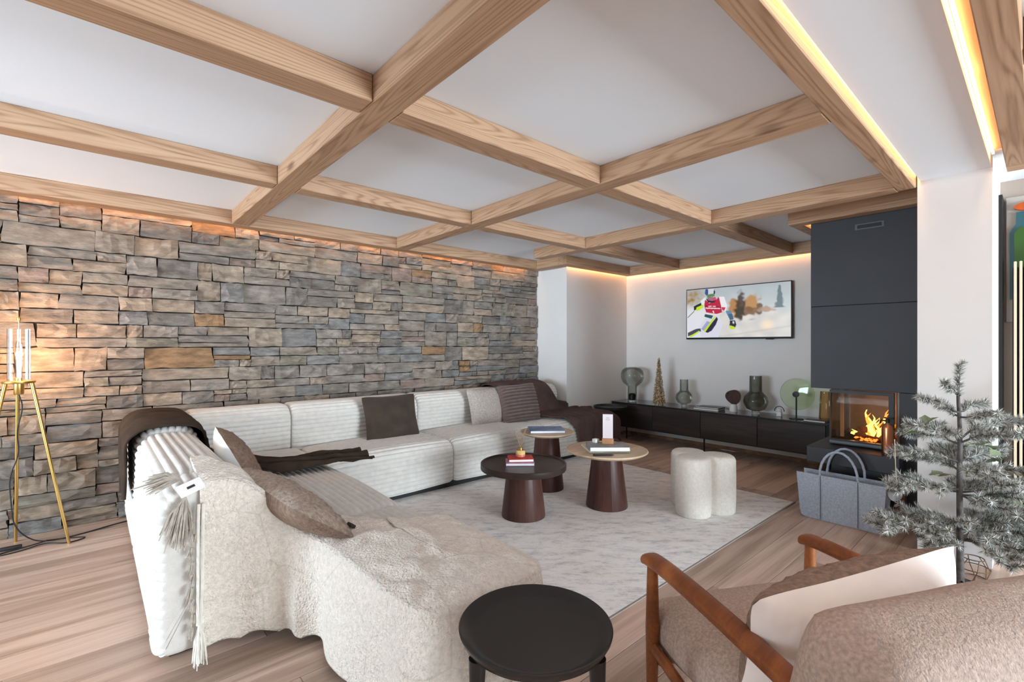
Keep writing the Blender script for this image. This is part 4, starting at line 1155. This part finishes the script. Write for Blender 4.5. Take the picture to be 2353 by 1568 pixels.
MB().tube([(0, 0, .0085), (0, 0, .255)], .0075, n=10).build('stem', 'black_metal', t, local=True)
mb = MB().lathe([(0, -.006), (.03, -.006), (.032, 0), (.03, .012), (0, .014)], 28); mb.xform(Matrix.Translation((-.012, 0, .26)) @ Matrix.Rotation(-PI / 2, 4, 'Y')).build('hub', 'black_metal', t, local=True)
mb = MB().lathe([(0, 0), (.10, -.006), (.165, -.018), (.167, -.014), (.10, -.001), (0, .005)], 48, close=False); mb.xform(Matrix.Translation((.012, 0, .26)) @ Matrix.Rotation(-PI / 2, 4, 'Y')).build('glass_disc', 'green_glass', t, local=True)
lathe_thing('tall_vase', 'amber and clear tapering glass vase at the end of the cabinet by the fireplace', 'vase', (5.66, 1.51, T), [('glass_body', [(0, .014), (.052, .014), (.055, .02), (.042, .30)], 'amber_glass'), ('foot', [(0, 0), (.05, 0), (.05, .012), (0, .012)], 'amber_glass')])
book('book', 'thin white-edged book at the end of the cabinet by the fireplace', (5.52, 1.55, T), PI / 2, .19, .13, .018, 'plum_cover')

# ================================================================== FIREPLACE
fp = thing('fireplace', 'slate-grey chimney with a glass-fronted wood fire and projecting hearth', 'fireplace', (4.6, .95, 0))
FX = 4.45; FY0, FY1 = .5375, 1.289; GZ0, GZ1 = .505, .945
MB().rbox(FX, XT - .001, FY0, FY1, 1.612, CZ - .001, r=.003, seg=1).build('chimney_panel', 'slate', fp)
MB().rbox(FX, XT - .001, FY0, FY1, GZ1, 1.6115, r=.003, seg=1).build('chimney_panel', 'slate', fp)
MB().rbox(FX, XT - .016, FY0, .715, 0, GZ1 - .0005, r=.003, seg=1).build('chimney_side', 'slate', fp)
MB().rbox(FX + .02, XT - .016, .7155, 1.15, 0, .384, r=.003, seg=1).build('chimney_base', 'slate', fp)
MB().rbox(4.215, XT - .1, .676, 1.25, .3845, .5045, r=.003, seg=1).build('hearth', 'slate', fp)
# firebox
MB().box(5.02, 5.08, .7155, 1.15, .505, GZ1 - .001).build('firebox_back', 'firebrick', fp, smooth=False)
MB().box(FX + .03, 5.0195, .7155, .735, .505, GZ1 - .001).build('firebox_side', 'firebrick', fp, smooth=False)
MB().box(FX + .03, 5.0195, .7355, 1.145, .505, .53).build('firebox_floor', 'ember_black', fp, smooth=False)
# glazed door with black frame
fr = MB(); y0, y1, z0, z1 = .742, 1.150, .512, .940
fr.box(FX - .022, FX + .012, y0, y0 + .032, z0, z1).box(FX - .022, FX + .012, y1 - .008, y1, z0, z1)
fr.box(FX - .022, FX + .012, y0 + .032, y1 - .008, z1 - .024, z1).box(FX - .022, FX + .012, y0 + .032, y1 - .008, z0, z0 + .038)
door = fr.build('fire_door', 'black_metal', fp, smooth=False)
o = MB().box(FX - .008, FX - .003, y0 + .033, y1 - .009, z0 + .039, z1 - .025).build('glass_pane', 'fire_glass', door, smooth=False, local=True); o.location = -fp.location
o = MB().box(FX - .026, FX - .0225, y0, y1, z0 + .008, z0 + .026).build('lower_rail', 'graphite', door, smooth=False, local=True); o.location = -fp.location
MB().box(FX + .0125, 5.0, 1.1455, 1.150, .531, GZ1 - .002).build('side_glass', 'fire_glass', fp, smooth=False)
MB().box(4.70, 4.712, 1.120, 1.144, .531, GZ1 - .002).build('side_post', 'cream_slat', fp, smooth=False)
# vent
MB().box(FX - .004, FX - .0005, .803, .985, 2.19, 2.235).build('vent_frame', 'graphite', fp, smooth=False)
vt = MB().box(FX - .006, FX - .0042, .818, .970, 2.199, 2.226).build('vent_grille', 'black_metal', fp, smooth=False)
# logs and flames
fire = thing('log_fire', 'burning logs with yellow and orange flames behind the fireplace glass', 'fire', (4.75, .90, .531))
for (a, b_, z_, r) in (((4.62, .78), (4.80, 1.05), .560, .030), ((4.72, .76), (4.74, 1.06), .562, .028), ((4.64, 1.00), (4.84, .80), .612, .026)):
    MB().tube([(a[0], a[1], z_), ((a[0] + b_[0]) / 2, (a[1] + b_[1]) / 2, z_ + .004), (b_[0], b_[1], z_ + .002)], [r, r * 1.05, r * .92], n=12).build('log', 'log', fire)
rnd = random.Random(9)
for i in range(15):
    yy = .955 - .19 * rnd.random(); xx = rnd.uniform(4.60, 4.80); h = rnd.uniform(.12, .27) * (1 - abs(yy - .85) * 2.2)
    if i > 10: yy = rnd.uniform(.86, 1.05); h = rnd.uniform(.03, .07)
    path = [Vector((xx, yy, .575))]; wv = rnd.uniform(0, 6)
    for k in range(1, 8): path.append(Vector((xx + .010 * math.sin(wv + k), yy + .018 * math.sin(wv * 2 + k * 1.1), .575 + h * k / 7)))
    rr = [.012, .020, .021, .017, .013, .009, .005, .001]
    MB().tube(path, [q * (.6 + h * 2.2) for q in rr], n=8, flat=.6).build('flame', 'flame_yellow' if i % 3 else 'flame_orange', fire)
mb = MB()
for i in range(46):
    xx, yy = rnd.uniform(4.55, 4.85), rnd.uniform(.77, 1.02); s = rnd.uniform(.008, .016)
    mb.lathe([(0, -s * .6), (s, 0), (0, s * .7)], 6, c=(xx, yy, .532 + s))
o = mb.build('embers', 'ember', fire, smooth=False); o['kind'] = 'stuff'
# copper extinguisher
t = thing('fire_extinguisher', 'polished copper fire extinguisher standing on the hearth', 'extinguisher', (4.275, .752, .5055))
MB().lathe([(0, 0), (.034, 0), (.036, .004), (.036, .195), (.030, .215), (.014, .228), (.012, .232), (0, .232)], 36).build('cylinder', 'copper', t, local=True)
MB().lathe([(0, .2325), (.012, .2325), (.013, .255), (.008, .262), (0, .262)], 16).build('valve', 'black_metal', t, local=True)
MB().rbox(-.008, .008, -.035, .020, .262, .272, r=.003).build('lever', 'black_metal', t, local=True)
MB().tube([(0, .012, .245), (0, .040, .250), (0, .044, .225)], .006, n=8).build('nozzle', 'black_metal', t, local=True)
# felt log bag
bag = thing('felt_bag', 'grey-blue felt log bag with two looped handles in front of the hearth', 'bag', (4.10, .985, 0), rz=0)
def bag_side(x0, lean):
    mb = MB(); H = .335
    def out(u, z): 
        rr = .035
        return u
    pts = []
    hw0, hw1 = .255, .275
    outline_ = [(-hw0 + .035, 0.002), (hw0 - .035, .002), (hw0 - .01, .015), (hw0, .05), (hw1, H), (-hw1, H), (-hw0, .05), (-hw0 + .01, .015)]
    vs = [(x0 + lean * z_ / H, y_, z_) for y_, z_ in outline_] + [(x0 + .006 + lean * z_ / H, y_, z_) for y_, z_ in outline_]
    k = len(outline_)
    return mb.add(vs, [tuple(range(k))[::-1], tuple(range(k, 2 * k))] + [(i, (i + 1) % k, k + (i + 1) % k, k + i) for i in range(k)])
bag_side(-.070, -.012).build('front_panel', 'felt', bag, local=True, smooth=False)
bag_side(.058, .012).build('back_panel', 'felt', bag, local=True, smooth=False)
MB().box(-.0635, .0575, -.24, .24, .002, .008).build('bottom', 'felt', bag, local=True, smooth=False)
for s in (-1, 1):
    y_ = s * .262
    mb = MB().add([(-.064, s * .250, .012), (.058, s * .250, .012), (.068, y_, .30), (0, y_ - s * .05, .30), (-.074, y_, .30)], [(0, 1, 2, 3, 4)])
    o = mb.build('gusset', 'felt', bag, local=True, smooth=False); md = o.modifiers.new('t', 'SOLIDIFY'); md.thickness = .005
for x_, l_ in ((-.082, -1), (.072, 1)):
    path = [(x_ + .004 * l_, -.115, .03), (x_ + .001 * l_, -.118, .335)] + [(x_ + .01 * l_, -.118 * math.cos(PI * k / 12), .335 + .19 * math.sin(PI * k / 12)) for k in range(1, 12)] + [(x_ + .001 * l_, .118, .335), (x_ + .004 * l_, .115, .03)]
    MB().tube(path[1:-1], .0085, n=8).build('handle', 'felt', bag, local=True)
for y_ in (-.115, .115):
    MB().box(-.0775 - .006, -.0745 - .006, y_ - .002, y_ + .002, .012, .33).build('seam', 'felt_dark', bag, local=True, smooth=False)
bag.rotation_euler[2] = -.03
tag(MB().rbox(4.30, 4.38, .66, .72, .001, .30, r=.01).build('log_basket', 'basket'), 'small red-brown wooden box half hidden behind the felt bag', 'box')

# ================================================================== FROSTED TREE
TX, TYY = 3.50, .305
tree = thing('frosted_pine', 'small frosted artificial pine tree beside the white pillar', 'tree', (TX, TYY, 0))
rnd = random.Random(21)
trunk = [(0, 0, .012), (.004, .0, .25), (-.004, .003, .55), (.004, 0, .85), (0, .01, 1.05), (.006, .004, 1.17)]
MB().tube(smooth_path(trunk, 2), [.0185 - .014 * i / 22 for i in range(len(smooth_path(trunk, 2)))], n=10).build('trunk', 'tree_bark', tree, local=True)
for k in range(4):
    a = k * PI / 2 + .5; MB().tube([(0, 0, .03), (.06 * math.cos(a), .06 * math.sin(a), .025), (.17 * math.cos(a), .17 * math.sin(a), .006)], .006, n=8).build('stand_leg', 'black_metal', tree, local=True)
frost = MB(); green = MB(); bark = MB()
def needles(path, dens, ln, spread=1.):
    P = [Vector(p) for p in path]
    for a, b_ in zip(P, P[1:]):
        d = b_ - a; L = d.length; dn = d.normalized()
        for q in range(max(2, int(L * dens))):
            c = a.lerp(b_, rnd.random())
            if c.x > .34: continue
            v = Vector((rnd.gauss(0, 1), rnd.gauss(0, 1), rnd.gauss(0, 1))); v = (v - dn * v.dot(dn)).normalized()
            dr = (v * spread + dn * rnd.uniform(.3, 1.0)).normalized(); l_ = ln * rnd.uniform(.6, 1.15)
            sd = dr.cross(Vector((rnd.gauss(0, 1), rnd.gauss(0, 1), rnd.gauss(0, 1)))).normalized() * .0022
            (green if rnd.random() < .36 else frost).add([c - sd, c + sd, c + dr * l_], [(0, 1, 2)])
def branch(z0, ang, L, rise, nsub, dens=2100, ln=.036):
    o_ = Vector((0, 0, z0)); h = Vector((math.cos(ang), math.sin(ang), 0))
    if h.x > .2: L = min(L, .31 / h.x)
    rise += rnd.uniform(-.02, .06); L *= rnd.uniform(.88, 1.08) if h.x < .2 else 1
    pts = [o_ + h * (L * t) + Vector((0, 0, rise * t + .06 * L * math.sin(PI * t) + .01 * math.sin(t * 9 + z0 * 30))) for t in [k / 6 for k in range(7)]]
    bark.tube(pts, [.006 - .0045 * k / 6 for k in range(7)], n=5)
    needles(pts[1:], dens, ln)
    for s in range(int(nsub * 1.5)):
        t = rnd.uniform(.12, .97); p = o_ + h * (L * t) + Vector((0, 0, rise * t + .06 * L * math.sin(PI * t)))
        sa = ang + rnd.choice([-1, 1]) * rnd.uniform(.35, 1.0); sl_ = L * rnd.uniform(.22, .42) * (1.15 - .5 * t)
        e = p + Vector((math.cos(sa), math.sin(sa), rnd.uniform(-.05, .45))) * sl_
        bark.tube([p, e], [.003, .0015], n=4); needles([p, e], dens * 1.15, ln)
    return pts[-1]
# leader and tiers
needles([(0, .01, 1.02), (.004, .006, 1.12), (.006, .004, 1.19)], 3200, .036)
needles([(.006, .004, 1.185), (.012, -.012, 1.205)], 3000, .032, .6)
ra = math.atan2(-.664, .748)   # direction to the right in the picture
tips = []
for (z0, dang, L, rise, ns) in ((1.03, PI + .2, .12, .05, 3), (.94, .25, .17, .03, 4), (.93, PI - .1, .20, .03, 4), (.90, 1.5, .15, .03, 3), (.90, -1.4, .17, .02, 4),
        (.80, PI + .15, .33, .06, 5), (.80, .1, .30, .05, 7), (.78, 1.2, .24, .03, 5), (.78, -1.2, .27, .02, 6), (.77, 2.3, .22, .0, 4),
        (.66, PI - .25, .33, .02, 7), (.66, .35, .36, .02, 8), (.64, -.7, .33, .0, 7), (.64, -1.9, .34, .0, 8), (.62, 1.9, .28, .0, 5), (.62, 1.0, .30, .02, 6),
        (.52, PI + .1, .36, -.02, 8), (.50, PI - .7, .30, -.02, 6), (.50, .0, .42, -.01, 10), (.48, -.5, .40, -.02, 10), (.48, -1.4, .38, -.03, 9), (.48, .7, .38, -.02, 8),
        (.36, PI + .05, .46, -.05, 11), (.36, PI + .5, .38, -.06, 9), (.34, -.1, .44, -.05, 11), (.33, -.7, .42, -.06, 10), (.33, .45, .42, -.05, 10), (.32, -1.8, .36, -.07, 8), (.32, PI - .6, .32, -.06, 7),
        (.24, .15, .40, -.07, 10), (.24, -.5, .36, -.08, 8), (.23, PI + .25, .28, -.05, 6), (.22, .9, .30, -.07, 6)):
    tips.append(branch(z0, ra + dang, L, rise, ns))
o = bark.build('branches', 'tree_bark', tree, local=True); o['kind'] = 'stuff'
o = frost.build('frosted_needles', 'needle_frost', tree, local=True, smooth=False, fixn=False); o['kind'] = 'stuff'
o = green.build('green_needles', 'needle_green', tree, local=True, smooth=False, fixn=False); o['kind'] = 'stuff'
def leaf_mesh():
    mb = MB(); n = 6; vs = []; wds = [0, .55, .95, 1, .7, .3, 0]
    for i in range(n + 1):
        t = i / n; wd = wds[i] * .5 * (1 + .25 * (i % 2))
        vs += [(t, -wd * .55, .10 * math.sin(PI * t)), (t, 0, .04 * math.sin(PI * t)), (t, wd * .55, .10 * math.sin(PI * t))]
    fs = []
    for i in range(n): fs += [(i * 3, i * 3 + 1, i * 3 + 4, i * 3 + 3), (i * 3 + 1, i * 3 + 2, i * 3 + 5, i * 3 + 4)]
    return mb.add(vs, fs)
lf = leaf_mesh().build('leaf', 'holly_leaf', tree, local=True, fixn=False)
first = True
for (z0, dang, rr) in ((.86, PI + .1, .18), (.84, PI + .15, .26), (.76, .2, .12), (.74, -.1, .17), (.70, .4, .30), (.64, .3, .34), (.60, PI, .10), (.55, .6, .28), (.47, .1, .22), (.45, -.1, .30), (.42, .3, .36), (.30, PI + .1, .42), (.27, PI, .16), (.25, PI - .1, .20), (.34, 0, .40), (.29, .2, .38)):
    for q in range(3):
        o = lf if first else lf.copy()
        if not first: COL.objects.link(o)
        first = False
        a = ra + dang
        o.location = (rr * math.cos(a) + rnd.uniform(-.02, .02), rr * math.sin(a) + rnd.uniform(-.02, .02), z0 + rnd.uniform(-.015, .015))
        o.rotation_euler = (rnd.uniform(-.6, .6), rnd.uniform(-.7, .4), rnd.uniform(0, 6.28)); s = rnd.uniform(.06, .085); o.scale = (s, s, s)
t = thing('hanging_ornament', 'wooden slice ornament hanging on twine from the frosted tree', 'ornament', (TX - .265, TYY + .235, .50))
a = Vector((-.265, .235, 0))
MB().tube([(0, 0, .29), (.003, -.004, .15), (0, -.008, .045)], .0022, n=5).build('twine', 'twine', t, local=True)
mb = MB().lathe([(0, -.006), (.036, -.006), (.040, -.003), (.040, .003), (.036, .006), (0, .006)], 24); mb.xform(Matrix.Rotation(.9, 4, 'Z') @ Matrix.Rotation(PI / 2, 4, 'Y')).build('slice', 'wood_slice', t, local=True)
mb = MB().lathe([(.036, -.007), (.043, -.007), (.043, .007), (.036, .007)], 24); mb.xform(Matrix.Rotation(.9, 4, 'Z') @ Matrix.Rotation(PI / 2, 4, 'Y')).build('rim', 'tree_bark', t, local=True)
# candle jars and wire lantern behind the tree
for (x_, y_, h, lb) in ((3.78, .395, .27, 'tall lilac-grey pillar candle on the floor behind the frosted tree'), (3.70, .425, .14, 'short lilac-grey pillar candle on the floor behind the frosted tree')):
    t = thing('pillar_candle', lb, 'candle', (x_, y_, .0008))
    MB().lathe([(0, 0), (.034, 0), (.036, .004), (.036, h - .005), (.032, h), (.018, h - .006), (0, h - .006)], 28).build('wax', 'candle_lilac', t, local=True)
    MB().tube([(0, 0, h - .0055), (.001, .001, h + .008)], .0012, n=5).build('wick', 'black_metal', t, local=True)
t = thing('wire_lantern', 'small copper wire lantern on the floor behind the frosted tree', 'lantern', (3.66, .265, .0008))
for k in range(6):
    a = k * PI / 3; MB().tube([(.055 * math.cos(a), .055 * math.sin(a), .003), (.07 * math.cos(a + .3), .07 * math.sin(a + .3), .06), (.045 * math.cos(a + .6), .045 * math.sin(a + .6), .115)], .0025, n=5).build('wire', 'wire', t, local=True)
for r, z_ in ((.055, .003), (.069, .062), (.045, .115)):
    MB().tube([(r * math.cos(a_), r * math.sin(a_), z_) for a_ in [2 * PI * k / 24 for k in range(25)]], .0028, n=5).build('ring', 'wire', t, local=True)

# ================================================================== ALCOVE ON THE RIGHT
pic = thing('bottle_picture', 'wall picture of a green and teal bottle with an orange cap', 'picture', (4.615, -.12, 1.5))
MB().rbox(4.596, 4.619, -.42, .176, 1.45, 2.285, r=.003, seg=1).build('canvas', 'canvas', pic)
def outline_prism(pts, x0, x1):
    k = len(pts); vs = [(x0, y_, z_) for y_, z_ in pts] + [(x1, y_, z_) for y_, z_ in pts]
    return MB().add(vs, [tuple(range(k)), tuple(range(k, 2 * k))[::-1]] + [(i, (i + 1) % k, k + (i + 1) % k, k + i) for i in range(k)])
bc = .028
outline_prism([(bc + .13, 1.60), (bc + .13, 2.045), (bc + .12, 2.07), (bc + .102, 2.10), (bc + .10, 2.178), (bc - .10, 2.178), (bc - .102, 2.10), (bc - .12, 2.07), (bc - .13, 2.045), (bc - .13, 1.60)], 4.585, 4.595).build('bottle_edge', 'bottle_teal', pic, smooth=False)
outline_prism([(bc + .108, 1.62), (bc + .110, 2.035), (bc + .085, 2.075), (bc - .085, 2.075), (bc - .110, 2.035), (bc - .108, 1.62)], 4.578, 4.5845).build('bottle_fill', 'bottle_green', pic, smooth=False)
outline_prism([(bc + .112 * math.cos(2 * PI * k / 24), 2.212 + .033 * math.sin(2 * PI * k / 24)) for k in range(24)], 4.578, 4.595).build('bottle_cap', 'bottle_cap', pic, smooth=False)
rad = thing('slatted_radiator', 'tall radiator of narrow cream vertical slats in front of the bottle picture', 'radiator', (4.47, -.10, 0))
MB().box(4.475, 4.50, -.36, .142, .25, 1.80).build('back_panel', 'slat_gap', rad, smooth=False)
sl_o = None
for i in range(20):
    yy = .135 - i * .0245
    mb = MB().rbox(4.43, 4.474, yy - .0135, yy, .25, 1.835, r=.003, seg=1)
    if sl_o is None: sl_o = mb.build('slat', 'cream_slat', rad); y_first = yy
    else:
        o = sl_o.copy(); COL.objects.link(o); o.location = (0, yy - y_first, 0)
for yy in (.10, -.32): MB().box(4.435, 4.49, yy - .02, yy, .0005, .2495).build('foot', 'black_metal', rad, smooth=False)
